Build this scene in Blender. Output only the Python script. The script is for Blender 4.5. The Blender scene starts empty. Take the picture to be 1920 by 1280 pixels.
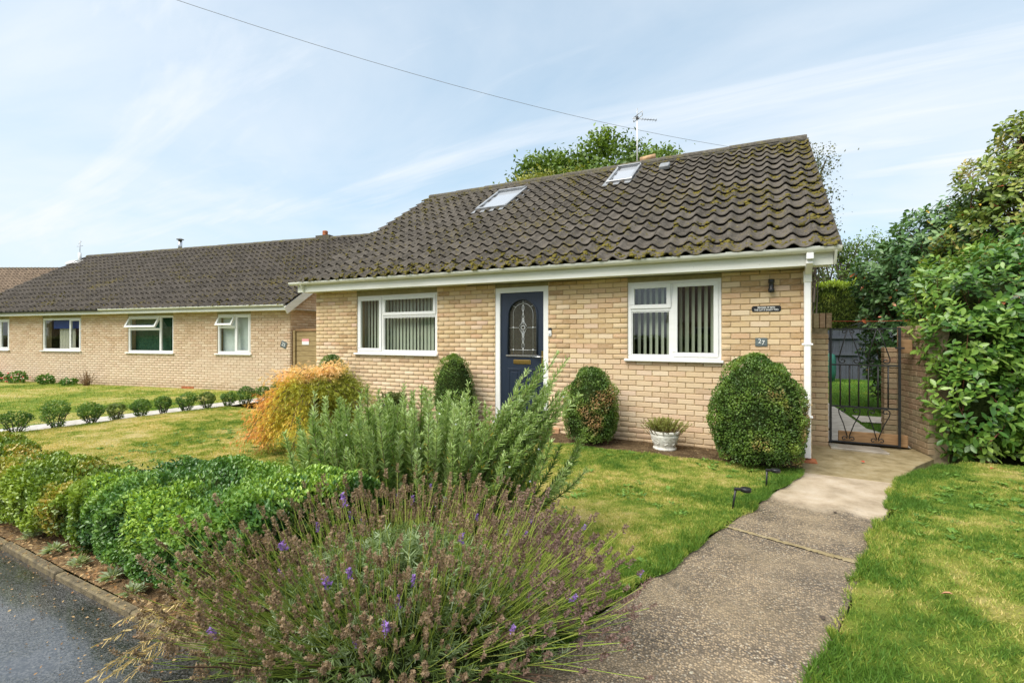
import bpy, bmesh, math, random
import numpy as np
from mathutils import Vector, Matrix

random.seed(7)
RNG = np.random.default_rng(11)
SC = bpy.context.scene
COL = SC.collection
R = math.radians

# ------------------------------------------------------------------ camera
cam_d = bpy.data.cameras.new('camera')
cam = bpy.data.objects.new('camera', cam_d)
COL.objects.link(cam)
cam.location = (-0.542, -6.858, 1.49)
cam.rotation_euler = (R(90), 0, R(27.7))
cam_d.sensor_width = 36.0
cam_d.lens = 36.0 * 887 / 1920
cam_d.shift_y = -7 / 1920
cam_d.clip_start = 0.05
cam_d.clip_end = 2000
SC.camera = cam

# ------------------------------------------------------------------ sky
SUN_EL, SUN_AZ = R(54), R(208)          # azimuth clockwise from +Y: behind the camera, to the left
world = bpy.data.worlds.new('World')
SC.world = world
world.use_nodes = True
wn, wl = world.node_tree.nodes, world.node_tree.links
wn.clear()
def W(t, **k):
    n = wn.new(t)
    for a, b in k.items(): setattr(n, a, b)
    return n
out = W('ShaderNodeOutputWorld'); bg = W('ShaderNodeBackground'); bg.inputs['Strength'].default_value = 0.12
sky = W('ShaderNodeTexSky', sky_type='NISHITA', sun_disc=False)
sky.sun_elevation = SUN_EL; sky.sun_rotation = SUN_AZ
sky.air_density = 1.0; sky.dust_density = 1.6; sky.ozone_density = 1.2
tc = W('ShaderNodeTexCoord'); sep = W('ShaderNodeSeparateXYZ'); wl.new(tc.outputs['Generated'], sep.inputs[0])
zc = W('ShaderNodeMath', operation='MAXIMUM'); zc.inputs[1].default_value = 0.0; wl.new(sep.outputs['Z'], zc.inputs[0])
za = W('ShaderNodeMath', operation='ADD'); za.inputs[1].default_value = 0.16; wl.new(zc.outputs[0], za.inputs[0])
dx = W('ShaderNodeMath', operation='DIVIDE'); wl.new(sep.outputs['X'], dx.inputs[0]); wl.new(za.outputs[0], dx.inputs[1])
dy = W('ShaderNodeMath', operation='DIVIDE'); wl.new(sep.outputs['Y'], dy.inputs[0]); wl.new(za.outputs[0], dy.inputs[1])
cmb = W('ShaderNodeCombineXYZ'); wl.new(dx.outputs[0], cmb.inputs[0]); wl.new(dy.outputs[0], cmb.inputs[1])
mp = W('ShaderNodeMapping'); mp.inputs['Rotation'].default_value = (0, 0, R(-24)); mp.inputs['Scale'].default_value = (0.60, 1.05, 1); mp.inputs['Location'].default_value = (1.3, 0.4, 0)
wl.new(cmb.outputs[0], mp.inputs[0])
n1 = W('ShaderNodeTexNoise'); n1.inputs['Scale'].default_value = 0.75; n1.inputs['Detail'].default_value = 8; n1.inputs['Roughness'].default_value = 0.56
n1.inputs['Distortion'].default_value = 0.55
wl.new(mp.outputs[0], n1.inputs['Vector'])
r1 = W('ShaderNodeValToRGB'); r1.color_ramp.elements[0].position = 0.29; r1.color_ramp.elements[1].position = 0.68
wl.new(n1.outputs['Fac'], r1.inputs[0])
mp2 = W('ShaderNodeMapping'); mp2.inputs['Rotation'].default_value = (0, 0, R(-30)); mp2.inputs['Scale'].default_value = (0.5, 2.4, 1); mp2.inputs['Location'].default_value = (3.1, 1.7, 0)
wl.new(cmb.outputs[0], mp2.inputs[0])
n2 = W('ShaderNodeTexNoise'); n2.inputs['Scale'].default_value = 1.1; n2.inputs['Detail'].default_value = 9; n2.inputs['Roughness'].default_value = 0.6; n2.inputs['Distortion'].default_value = 0.9
wl.new(mp2.outputs[0], n2.inputs['Vector'])
r2 = W('ShaderNodeValToRGB'); r2.color_ramp.elements[0].position = 0.52; r2.color_ramp.elements[1].position = 0.76
wl.new(n2.outputs['Fac'], r2.inputs[0])
ad = W('ShaderNodeMath', operation='ADD', use_clamp=True); wl.new(r1.outputs[0], ad.inputs[0])
sc2 = W('ShaderNodeMath', operation='MULTIPLY'); sc2.inputs[1].default_value = 0.55; wl.new(r2.outputs[0], sc2.inputs[0]); wl.new(sc2.outputs[0], ad.inputs[1])
# thin veil everywhere, thicker towards the horizon
veil = W('ShaderNodeMapRange'); veil.inputs['From Min'].default_value = 0.0; veil.inputs['From Max'].default_value = 0.75
veil.inputs['To Min'].default_value = 0.72; veil.inputs['To Max'].default_value = 0.40; wl.new(zc.outputs[0], veil.inputs[0])
mix0 = W('ShaderNodeMix', data_type='RGBA'); wl.new(veil.outputs[0], mix0.inputs['Factor'])
wl.new(sky.outputs[0], mix0.inputs['A']); mix0.inputs['B'].default_value = (3.2, 4.35, 5.0, 1)
mix1 = W('ShaderNodeMix', data_type='RGBA'); wl.new(ad.outputs[0], mix1.inputs['Factor'])
wl.new(mix0.outputs['Result'], mix1.inputs['A']); mix1.inputs['B'].default_value = (4.45, 4.75, 5.1, 1)
wl.new(mix1.outputs['Result'], bg.inputs['Color']); wl.new(bg.outputs[0], out.inputs[0])

# ------------------------------------------------------------------ sun (thin high cloud: soft)
sd = bpy.data.lights.new('sun', 'SUN'); sd.energy = 3.1; sd.angle = R(48); sd.color = (1.0, 0.95, 0.86)
sun = bpy.data.objects.new('sun', sd); COL.objects.link(sun)
svec = Vector((math.sin(SUN_AZ) * math.cos(SUN_EL), math.cos(SUN_AZ) * math.cos(SUN_EL), math.sin(SUN_EL)))
sun.rotation_euler = (-svec).to_track_quat('-Z', 'Y').to_euler()
sun.location = svec * 40

SC.view_settings.view_transform = 'Standard'; SC.view_settings.look = 'None'
SC.view_settings.exposure = 0.80; SC.view_settings.gamma = 1.0; SC.view_settings.use_curve_mapping = False
SC.cycles.use_denoising = True
SC.cycles.max_bounces = 7; SC.cycles.diffuse_bounces = 3; SC.cycles.glossy_bounces = 3
SC.cycles.transparent_max_bounces = 10; SC.cycles.transmission_bounces = 3
SC.cycles.caustics_reflective = False; SC.cycles.caustics_refractive = False

# ================================================================== helpers
def tag(o, label=None, cat=None, group=None, kind=None):
    if label: o['label'] = label
    if cat: o['category'] = cat
    if group: o['group'] = group
    if kind: o['kind'] = kind
    return o

def thing(name, label, cat, loc=(0, 0, 0), rz=0, group=None):
    o = bpy.data.objects.new(name, None); COL.objects.link(o)
    o.location = loc; o.rotation_euler = (0, 0, rz); o.empty_display_size = 0.2
    return tag(o, label, cat, group)

def link(name, me, parent=None, mat=None):
    o = bpy.data.objects.new(name, me); COL.objects.link(o)
    if mat is not None:
        me.materials.clear(); me.materials.append(mat)
    if parent is not None: o.parent = parent
    return o

class MB:
    """collects shapes, then becomes one mesh object"""
    def __init__(s): s.v = []; s.f = []; s.a = []; s.fs = []
    def add(s, v, f, smooth=False):
        n = len(s.v); s.v += [tuple(p) for p in v]
        s.f += [tuple(i + n for i in q) for q in f]; s.fs += [smooth] * len(f)
        return s
    def box(s, x0, x1, y0, y1, z0, z1):
        v = [(x0, y0, z0), (x1, y0, z0), (x1, y1, z0), (x0, y1, z0), (x0, y0, z1), (x1, y0, z1), (x1, y1, z1), (x0, y1, z1)]
        return s.add(v, [(0, 3, 2, 1), (4, 5, 6, 7), (0, 1, 5, 4), (1, 2, 6, 5), (2, 3, 7, 6), (3, 0, 4, 7)])
    def obox(s, c, ax, ay, az):
        c, ax, ay, az = map(Vector, (c, ax, ay, az)); v = []
        for k in (-1, 1):
            for i, j in ((-1, -1), (1, -1), (1, 1), (-1, 1)): v.append(c + ax * i + ay * j + az * k)
        return s.add(v, [(0, 3, 2, 1), (4, 5, 6, 7), (0, 1, 5, 4), (1, 2, 6, 5), (2, 3, 7, 6), (3, 0, 4, 7)])
    def prism(s, pts, y0, y1):
        """outline in x,z (counter-clockwise seen from -y) between y0 (front) and y1"""
        n = len(pts)
        v = [(x, y0, z) for x, z in pts] + [(x, y1, z) for x, z in pts]
        f = [tuple(range(n)), tuple(range(2 * n - 1, n - 1, -1))]
        f += [(i, i + n, (i + 1) % n + n, (i + 1) % n) for i in range(n)]
        return s.add(v, f)
    def tube(s, pts, r, k=6, cap=True, smooth=True):
        pts = [Vector(p) for p in pts]; m = len(pts)
        rs = r if isinstance(r, (list, tuple)) else [r] * m
        v = []; up = Vector((0.13, 0.21, 0.97))
        for i, p in enumerate(pts):
            t = (pts[min(i + 1, m - 1)] - pts[max(i - 1, 0)]).normalized()
            a = t.cross(up)
            if a.length < 0.15: a = t.cross(Vector((1, 0, 0)))
            a.normalize(); b = t.cross(a)
            for j in range(k):
                an = 2 * math.pi * (j + 0.5) / k
                v.append(p + (a * math.cos(an) + b * math.sin(an)) * rs[i])
        f = []
        for i in range(m - 1):
            for j in range(k):
                f.append((i * k + j, i * k + (j + 1) % k, (i + 1) * k + (j + 1) % k, (i + 1) * k + j))
        if cap: f += [tuple(range(k - 1, -1, -1)), tuple(range((m - 1) * k, m * k))]
        return s.add(v, f, smooth)
    def lathe(s, prof, c=(0, 0, 0), k=24, smooth=True):
        v = []
        for r_, z in prof:
            for j in range(k):
                a = 2 * math.pi * j / k
                v.append((c[0] + r_ * math.cos(a), c[1] + r_ * math.sin(a), c[2] + z))
        f = []
        for i in range(len(prof) - 1):
            for j in range(k):
                f.append((i * k + j, i * k + (j + 1) % k, (i + 1) * k + (j + 1) % k, (i + 1) * k + j))
        return s.add(v, f, smooth)
    def mesh(s, name):
        me = bpy.data.meshes.new(name); me.from_pydata(s.v, [], s.f)
        me.polygons.foreach_set('use_smooth', s.fs); me.update(); return me
    def build(s, name, mat, parent=None, bevel=0.0, world=False, seg=1):
        if world and parent is not None:
            l = parent.location; s.v = [(p[0] - l[0], p[1] - l[1], p[2] - l[2]) for p in s.v]
        me = s.mesh(name)
        if bevel > 0:
            bm = bmesh.new(); bm.from_mesh(me)
            bmesh.ops.remove_doubles(bm, verts=bm.verts, dist=1e-5)
            es = [e for e in bm.edges if len(e.link_faces) == 2 and e.calc_face_angle(0) > 0.6]
            bmesh.ops.bevel(bm, geom=es, offset=bevel, segments=seg, affect='EDGES', profile=0.6, clamp_overlap=True)
            bm.to_mesh(me); bm.free(); me.update()
        return link(name, me, parent, mat)

# ---- numpy: value noise and many small pieces in one mesh
def _h(i, j, k, s):
    n = (i * 374761393 + j * 668265263 + k * 1274126177 + s * 974711) & 0xffffffff
    n = ((n ^ (n >> 13)) * 1103515245) & 0xffffffff
    n = ((n ^ (n >> 16)) * 2654435761) & 0xffffffff
    return (n ^ (n >> 15)) / 4294967295.0
def vnoise(P, sc=1.0, seed=0, oct=3):
    P = np.asarray(P, float)
    if P.shape[1] == 2: P = np.c_[P, np.zeros(len(P))]
    tot = np.zeros(len(P)); amp = 1.0; am = 0.0
    for o in range(oct):
        q = P * sc * (2 ** o) + 19.7 * o + 1000; i = np.floor(q).astype(np.int64); f = q - i; f = f * f * (3 - 2 * f)
        r = 0
        for a in (0, 1):
            for b in (0, 1):
                for c in (0, 1):
                    w = (f[:, 0] if a else 1 - f[:, 0]) * (f[:, 1] if b else 1 - f[:, 1]) * (f[:, 2] if c else 1 - f[:, 2])
                    r = r + w * _h(i[:, 0] + a, i[:, 1] + b, i[:, 2] + c, seed + o)
        tot += r * amp; am += amp; amp *= 0.5
    return tot / am
def nrm(a): return a / np.maximum(np.linalg.norm(a, axis=-1, keepdims=True), 1e-9)
def frames(axis, up):
    y = nrm(axis); x = nrm(np.cross(y, up)); z = np.cross(x, y)
    return np.stack([x, y, z], axis=2)
def rdir(n): return nrm(RNG.normal(size=(n, 3)))
def pal(t, cols):
    cols = np.array(cols, float); t = np.clip(t, 0, 0.9999) * (len(cols) - 1); i = t.astype(int); f = (t - i)[:, None]
    return cols[i] * (1 - f) + cols[i + 1] * f

def raw_mesh(name, V, LI, FS, col=None, smooth=False):
    me = bpy.data.meshes.new(name)
    me.vertices.add(len(V)); me.vertices.foreach_set('co', np.ascontiguousarray(V, np.float32).ravel())
    me.loops.add(len(LI)); me.loops.foreach_set('vertex_index', np.ascontiguousarray(LI, np.int32))
    me.polygons.add(len(FS)); st = np.zeros(len(FS), np.int32); st[1:] = np.cumsum(FS)[:-1]
    me.polygons.foreach_set('loop_start', st)
    if smooth: me.polygons.foreach_set('use_smooth', np.ones(len(FS), bool))
    me.update(calc_edges=True)
    if col is not None:
        a = me.attributes.new('col', 'FLOAT_COLOR', 'POINT')
        a.data.foreach_set('color', np.c_[col, np.ones(len(col))].astype(np.float32).ravel())
    return me

def scatter(name, tv, tf, P, M, S, C, mat, parent=None, world=True, smooth=False, kind='stuff', tint=None):
    """one mesh of len(P) copies of a template; M frames, S scales (N or N,3), C colours (N,3)"""
    tv = np.array(tv, float); N, k = len(P), len(tv)
    S = np.asarray(S, float); S = S[:, None] * np.ones(3) if S.ndim == 1 else S
    if M is None: V = tv[None] * S[:, None, :]
    else: V = np.einsum('nij,nkj->nki', M, tv[None] * S[:, None, :])
    P = np.asarray(P, float)
    if world and parent is not None: P = P - np.array(parent.location)
    V = (V + P[:, None, :]).reshape(-1, 3)
    li = np.array([i for f in tf for i in f]); fs = np.array([len(f) for f in tf])
    LI = (li[None] + k * np.arange(N)[:, None]).ravel(); FS = np.tile(fs, N)
    Cv = np.repeat(C, k, axis=0)
    if tint is not None: Cv = Cv * np.tile(np.array(tint), N)[:, None]
    o = link(name, raw_mesh(name, V, LI, FS, Cv, smooth), parent, mat)
    if kind: o['kind'] = kind
    return o

def strands(name, P, Rd, C, mat, parent=None, k=3, world=True, kind='stuff'):
    """many thin stems: P (N,S,3), Rd (N,S), C (N,3)"""
    N, S, _ = P.shape
    if world and parent is not None: P = P - np.array(parent.location)
    T = nrm(np.gradient(P, axis=1)); ref = np.where(np.abs(T[..., 2:3]) > 0.9, np.array([1.0, 0, 0]), np.array([0, 0, 1.0]))
    A = nrm(np.cross(T, ref)); B = np.cross(T, A)
    an = 2 * np.pi * np.arange(k) / k
    V = P[:, :, None, :] + Rd[:, :, None, None] * (A[:, :, None, :] * np.cos(an)[None, None, :, None] + B[:, :, None, :] * np.sin(an)[None, None, :, None])
    f = []
    for i in range(S - 1):
        for j in range(k): f.append((i * k + j, i * k + (j + 1) % k, (i + 1) * k + (j + 1) % k, (i + 1) * k + j))
    li = np.array(f).ravel(); LI = (li[None] + S * k * np.arange(N)[:, None]).ravel(); FS = np.full(len(f) * N, 4)
    o = link(name, raw_mesh(name, V.reshape(-1, 3), LI, FS, np.repeat(C, S * k, axis=0), True), parent, mat)
    if kind: o['kind'] = kind
    return o
def bez(a, b, c, S):
    t = np.linspace(0, 1, S)[None, :, None]
    return a[:, None] * (1 - t) ** 2 + 2 * b[:, None] * t * (1 - t) + c[:, None] * t ** 2

# leaf templates (y = leaf axis, z = face)
LEAF4 = ([(0, 0, 0), (-.5, .45, .12), (0, 1, 0), (.5, .45, .12)], [(0, 3, 2), (0, 2, 1)])
LEAF6 = ([(0, 0, 0), (-.42, .3, .1), (-.36, .68, .08), (0, 1, -.05), (.36, .68, .08), (.42, .3, .1), (0, .5, 0)],
         [(0, 6, 1), (1, 6, 2), (2, 6, 3), (0, 5, 6), (5, 4, 6), (4, 3, 6)])
NEEDLE = ([(-.5, 0, 0), (.5, 0, 0), (.28, 1, .08), (-.28, 1, .08)], [(0, 1, 2, 3)])
BLADE = ([(-.5, 0, 0), (.5, 0, 0), (.36, .55, .06), (-.36, .55, .06), (0, 1, .3)], [(0, 1, 2, 3), (3, 2, 4)])

# ================================================================== materials
MATS = {}
class NT:
    def __init__(s, name):
        s.m = bpy.data.materials.new(name); s.m.use_nodes = True; MATS[name] = s.m
        s.n, s.l = s.m.node_tree.nodes, s.m.node_tree.links
        s.b = s.n['Principled BSDF']; s.out = s.n['Material Output']; s.pos = None
    def N(s, t, **k):
        n = s.n.new(t)
        for a, b in k.items(): setattr(n, a, b)
        return n
    def L(s, a, b): s.l.new(a, b)
    def P(s, obj=False):
        if obj: return s.N('ShaderNodeTexCoord').outputs['Object']
        if s.pos is None: s.pos = s.N('ShaderNodeNewGeometry').outputs['Position']
        return s.pos
    def noise(s, scale, detail=4, rough=0.55, vec=None, dist=0.0, stretch=None):
        n = s.N('ShaderNodeTexNoise'); n.inputs['Scale'].default_value = scale; n.inputs['Detail'].default_value = detail
        n.inputs['Roughness'].default_value = rough; n.inputs['Distortion'].default_value = dist
        v = vec or s.P()
        if stretch:
            mp = s.N('ShaderNodeMapping'); mp.inputs['Scale'].default_value = stretch; s.L(v, mp.inputs[0]); v = mp.outputs[0]
        s.L(v, n.inputs['Vector']); return n.outputs['Fac']
    def voro(s, scale, feature='F1', out='Distance', vec=None):
        n = s.N('ShaderNodeTexVoronoi', feature=feature); n.inputs['Scale'].default_value = scale
        s.L(vec or s.P(), n.inputs['Vector']); return n.outputs[out]
    def ramp(s, fac, stops, interp='LINEAR'):
        n = s.N('ShaderNodeValToRGB'); cr = n.color_ramp; cr.interpolation = interp
        while len(cr.elements) < len(stops): cr.elements.new(0.5)
        for e, (p, c) in zip(cr.elements, stops):
            e.position = p; e.color = (c, c, c, 1) if isinstance(c, (int, float)) else (*c, 1)
        s.L(fac, n.inputs[0]); return n.outputs[0]
    def mix(s, fac, a, b, mode='MIX'):
        n = s.N('ShaderNodeMix', data_type='RGBA', blend_type=mode)
        for key, val in (('Factor', fac), ('A', a), ('B', b)):
            i = n.inputs[key]
            if isinstance(val, (int, float)): i.default_value = val
            elif isinstance(val, tuple): i.default_value = (*val, 1)
            else: s.L(val, i)
        return n.outputs['Result']
    def math(s, op, a, b=0.0, clamp=False):
        n = s.N('ShaderNodeMath', operation=op, use_clamp=clamp)
        for i, v in ((0, a), (1, b)):
            if isinstance(v, (int, float)): n.inputs[i].default_value = v
            else: s.L(v, n.inputs[i])
        return n.outputs[0]
    def xyz(s, vec=None):
        n = s.N('ShaderNodeSeparateXYZ'); s.L(vec or s.P(), n.inputs[0]); return n.outputs
    def attr(s, name, out='Color'):
        n = s.N('ShaderNodeAttribute'); n.attribute_name = name; return n.outputs[out]
    def col(s, c):
        if isinstance(c, tuple): s.b.inputs['Base Color'].default_value = (*c, 1)
        else: s.L(c, s.b.inputs['Base Color'])
        return s
    def rough(s, r):
        if isinstance(r, (int, float)): s.b.inputs['Roughness'].default_value = r
        else: s.L(r, s.b.inputs['Roughness'])
        return s
    def spec(s, v): s.b.inputs['Specular IOR Level'].default_value = v; return s
    def bump(s, h, strength=0.4, dist=0.01):
        n = s.N('ShaderNodeBump'); n.inputs['Strength'].default_value = strength; n.inputs['Distance'].default_value = dist
        s.L(h, n.inputs['Height']); s.L(n.outputs[0], s.b.inputs['Normal']); return s
    def thin(s, amt, col):
        """leaf: some light passes through"""
        t = s.N('ShaderNodeBsdfTranslucent')
        if isinstance(col, tuple): t.inputs[0].default_value = (*col, 1)
        else: s.L(col, t.inputs[0])
        mx = s.N('ShaderNodeMixShader'); mx.inputs[0].default_value = amt
        s.L(s.b.outputs[0], mx.inputs[1]); s.L(t.outputs[0], mx.inputs[2]); s.L(mx.outputs[0], s.out.inputs[0]); return s

def plain(name, c, rough=0.5, spec=0.5, var=0.0, vs=6.0, metal=0.0, bump=0.0):
    t = NT(name)
    if var > 0:
        f = t.noise(vs, 5); t.col(t.mix(t.ramp(f, [(0.3, 0), (0.7, 1)]), tuple(x * (1 - var) for x in c), tuple(min(1, x * (1 + var)) for x in c)))
    else: t.col(c)
    t.rough(rough).spec(spec); t.b.inputs['Metallic'].default_value = metal
    if bump > 0: t.bump(t.noise(vs * 12, 4), bump, 0.004)
    return t.m

def foliage_mat(name, rough=0.45, thin=0.28, spec=0.4, gain=1.6):
    t = NT(name); c = t.mix(1.0, t.attr('col'), (gain, gain, gain), 'MULTIPLY'); t.col(c).rough(rough).spec(spec)
    t.thin(thin, t.mix(1.0, c, (1.25, 1.2, 0.6), 'MULTIPLY')); return t.m

M_leaf = foliage_mat('leaf'); M_gloss = foliage_mat('glossy_leaf', 0.34, 0.2, 0.5); M_dryleaf = foliage_mat('dry_leaf', 0.7, 0.25, 0.2, 1.25)
M_grass = foliage_mat('grass_blade', 0.6, 0.32, 0.25, 1.0)
t = NT('stem'); t.col(t.attr('col')).rough(0.75).spec(0.2); M_stem = t.m
t = NT('bark'); f = t.noise(14, 6, stretch=(1, 1, 0.25)); t.col(t.ramp(f, [(0.3, (0.05, 0.04, 0.03)), (0.7, (0.16, 0.13, 0.10))])).rough(0.9).spec(0.1).bump(f, 0.8, 0.02); M_bark = t.m

# brick: every brick takes its own tone (object random or per-brick attribute)
def brick_mat(name, tones, pale, rough=0.85, gain=(1.0, 1.0, 1.0)):
    t = NT(name)
    oi = t.N('ShaderNodeObjectInfo').outputs['Random']; a = t.attr('rnd', 'Fac')
    r = t.math('FRACT', t.math('ADD', t.math('MULTIPLY', oi, 7.31), a))
    c = t.ramp(r, tones, 'LINEAR')
    st = t.noise(16, 5, 0.62, stretch=(1, 1, 2.2)); c = t.mix(t.math('MULTIPLY', t.ramp(st, [(0.42, 0), (0.72, 1)]), 0.55), c, (0.60, 0.45, 0.31), 'MIX')
    z = t.xyz()[2]; big = t.noise(1.3, 3)
    lo = t.math('MULTIPLY', t.ramp(t.math('ADD', z, t.math('MULTIPLY', big, 0.9)), [(0.45, 0.0), (0.62, 1.0)][::1]), 1.0)
    low = t.math('SUBTRACT', 1.0, t.ramp(t.math('MULTIPLY', t.math('ADD', z, t.math('MULTIPLY', big, 0.8)), 0.5), [(0.55, 0), (0.95, 1)]))
    c = t.mix(t.math('MULTIPLY', low, 0.36), c, pale)
    sp = t.noise(120, 2); c = t.mix(t.math('MULTIPLY', t.ramp(sp, [(0.62, 0), (0.72, 1)]), 0.35), c, (0.22, 0.14, 0.08))
    damp_shade = t.math('MULTIPLY', t.ramp(t.math('ADD', z, t.math('MULTIPLY', t.noise(7, 4), 0.25)), [(0.06, 1.0), (0.36, 0.0)]), 0.45)  # foot of the wall: damp, with ambient shade also painted into the brick colour
    c = t.mix(damp_shade, c, (0.27, 0.18, 0.10))
    gr = t.noise(55, 5, 0.7, stretch=(1, 1, 2.5))
    t.col(t.mix(1.0, c, gain, 'MULTIPLY')).rough(rough).spec(0.15).bump(gr, 0.55, 0.006)
    return t.m
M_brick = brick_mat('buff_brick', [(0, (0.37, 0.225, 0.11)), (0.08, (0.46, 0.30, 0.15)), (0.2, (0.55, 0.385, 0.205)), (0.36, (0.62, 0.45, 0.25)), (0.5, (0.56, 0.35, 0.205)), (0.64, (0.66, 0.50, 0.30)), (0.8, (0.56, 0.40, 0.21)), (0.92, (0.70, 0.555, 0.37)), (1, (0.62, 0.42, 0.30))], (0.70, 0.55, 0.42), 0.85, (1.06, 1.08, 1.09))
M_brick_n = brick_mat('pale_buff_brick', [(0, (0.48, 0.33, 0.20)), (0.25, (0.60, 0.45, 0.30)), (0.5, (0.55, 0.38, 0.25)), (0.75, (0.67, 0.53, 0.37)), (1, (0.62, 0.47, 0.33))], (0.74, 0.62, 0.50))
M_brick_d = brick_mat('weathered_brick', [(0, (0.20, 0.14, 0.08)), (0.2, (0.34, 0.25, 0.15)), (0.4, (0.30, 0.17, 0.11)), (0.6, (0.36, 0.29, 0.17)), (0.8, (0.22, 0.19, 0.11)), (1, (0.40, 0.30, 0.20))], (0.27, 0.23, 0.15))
t = NT('mortar'); f = t.noise(30, 5); t.col(t.ramp(f, [(0.3, (0.40, 0.295, 0.165)), (0.7, (0.53, 0.41, 0.25))])).rough(0.95).spec(0.05).bump(t.noise(180, 3), 0.5, 0.003); M_mortar = t.m
t = NT('mortar_weathered'); f = t.noise(20, 5); t.col(t.ramp(f, [(0.3, (0.16, 0.13, 0.08)), (0.7, (0.31, 0.25, 0.16))])).rough(0.95).spec(0.05); M_mortar_d = t.m
# plain outer walls that the photograph does not face
t = NT('brick_courses'); bt = t.N('ShaderNodeTexBrick'); bt.offset = 0.5
bt.inputs['Scale'].default_value = 1.0; bt.inputs['Brick Width'].default_value = 0.225; bt.inputs['Row Height'].default_value = 0.075; bt.inputs['Mortar Size'].default_value = 0.005
bt.inputs['Color1'].default_value = (0.62, 0.45, 0.27, 1); bt.inputs['Color2'].default_value = (0.52, 0.35, 0.2, 1); bt.inputs['Mortar'].default_value = (0.4, 0.29, 0.16, 1)
x = t.xyz(); cb = t.N('ShaderNodeCombineXYZ'); t.L(t.math('ADD', x[0], x[1]), cb.inputs[0]); t.L(x[2], cb.inputs[1]); t.L(cb.outputs[0], bt.inputs['Vector'])
t.col(bt.outputs[0]).rough(0.9); M_brickcourse = t.m

# concrete roof tiles with moss and lichen
def tile_mat(name, dark, light, moss_amt, edge=True):
    t = NT(name)
    oi = t.N('ShaderNodeObjectInfo').outputs['Random']; a = t.attr('rnd', 'Fac')
    r = t.math('FRACT', t.math('ADD', t.math('MULTIPLY', oi, 5.17), a))
    c = t.ramp(r, [(0, dark), (0.5, tuple((p + q) / 2 for p, q in zip(dark, light))), (0.8, light), (1, tuple(q * 0.8 for q in light))])
    f = t.noise(26, 6, 0.65); c = t.mix(t.ramp(f, [(0.38, 0.0), (0.7, 0.75)]), c, tuple(q * 1.45 for q in light))
    g = t.noise(9, 5); c = t.mix(t.math('MULTIPLY', t.ramp(g, [(0.5, 0), (0.68, 1)]), 0.55), c, (0.045, 0.038, 0.03))
    li = t.noise(48, 4, 0.6); c = t.mix(t.math('MULTIPLY', t.ramp(li, [(0.64, 0), (0.70, 1)]), 0.6), c, (0.36, 0.33, 0.28))
    mo = t.noise(13, 6, 0.7); big = t.noise(1.1, 3)
    mf = t.math('ADD', mo, t.math('MULTIPLY', t.math('SUBTRACT', big, 0.5), 0.45))
    c = t.mix(t.math('MULTIPLY', t.ramp(mf, [(0.58 - moss_amt, 0), (0.68 - moss_amt, 1)]), 0.8), c, t.ramp(t.noise(60, 3), [(0.35, (0.085, 0.068, 0.018)), (0.65, (0.20, 0.16, 0.04))]))
    t.col(c).rough(0.9).spec(0.12).bump(t.noise(70, 5, 0.7), 0.7, 0.008)
    return t.m
M_tile = tile_mat('mossy_roof_tile', (0.046, 0.041, 0.034), (0.108, 0.095, 0.079), 0.005)
M_tile_n = tile_mat('dark_roof_tile', (0.042, 0.037, 0.031), (0.090, 0.078, 0.066), 0.0)
M_tile_f = tile_mat('brown_roof_tile', (0.15, 0.11, 0.08), (0.25, 0.185, 0.13), -0.06)
t = NT('ridge_concrete'); f = t.noise(18, 6, 0.65); c = t.ramp(f, [(0.3, (0.06, 0.055, 0.045)), (0.7, (0.16, 0.145, 0.12))])
c = t.mix(t.ramp(t.noise(6, 6, 0.7), [(0.5, 0), (0.66, 0.85)]), c, (0.15, 0.13, 0.035)); t.col(c).rough(0.95).spec(0.1).bump(t.noise(60, 4), 0.6, 0.008); M_ridge = t.m
t = NT('moss'); f = t.noise(90, 4); c = t.mix(t.ramp(t.noise(5, 3), [(0.35, 0), (0.65, 1)]), (0.075, 0.072, 0.020), (0.20, 0.17, 0.036)); c = t.mix(t.ramp(f, [(0.4, 0), (0.7, 0.6)]), c, (0.11, 0.07, 0.025)); t.col(c).rough(1.0).spec(0.05).bump(f, 0.8, 0.01); M_moss = t.m

# painted plastic and trim
t = NT('white_plastic'); f = t.noise(3, 5, 0.6, stretch=(1, 1, 4)); t.col(t.mix(t.ramp(f, [(0.45, 0), (0.75, 0.35)]), (0.82, 0.82, 0.80), (0.68, 0.69, 0.62))).rough(0.32).spec(0.45); M_white = t.m
t = NT('weathered_white'); f = t.noise(2.2, 6, 0.62, stretch=(0.5, 1, 5)); c = t.mix(t.ramp(f, [(0.42, 0), (0.72, 0.6)]), (0.80, 0.80, 0.74), (0.58, 0.60, 0.44))
c = t.mix(t.math('MULTIPLY', t.ramp(t.noise(40, 3, 0.6), [(0.66, 0), (0.72, 1)]), 0.35), c, (0.25, 0.24, 0.15)); t.col(c).rough(0.45).spec(0.35); M_trim = t.m
M_black = plain('black_plastic', (0.012, 0.012, 0.013), 0.4)
M_iron = plain('black_iron', (0.014, 0.014, 0.015), 0.42, 0.5, 0.4, 20)
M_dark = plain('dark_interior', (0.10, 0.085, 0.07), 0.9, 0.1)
M_brass = plain('brass', (0.55, 0.38, 0.13), 0.28, 0.5, 0.15, 20, 1.0)
M_chrome = plain('polished_metal', (0.55, 0.56, 0.57), 0.3, 0.5, 0.1, 20, 1.0)
M_alu = plain('aluminium', (0.42, 0.43, 0.44), 0.45, 0.5, 0.15, 8, 0.7)
M_flash = plain('lead_flashing', (0.24, 0.25, 0.26), 0.5, 0.4, 0.25, 9)
t = NT('navy_door'); f = t.noise(60, 4, 0.6, stretch=(1, 1, 0.06)); t.col(t.mix(t.ramp(f, [(0.3, 0), (0.8, 1)]), (0.011, 0.019, 0.036), (0.019, 0.031, 0.055))).rough(0.38).spec(0.5).bump(f, 0.25, 0.003); M_navy = t.m
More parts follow.
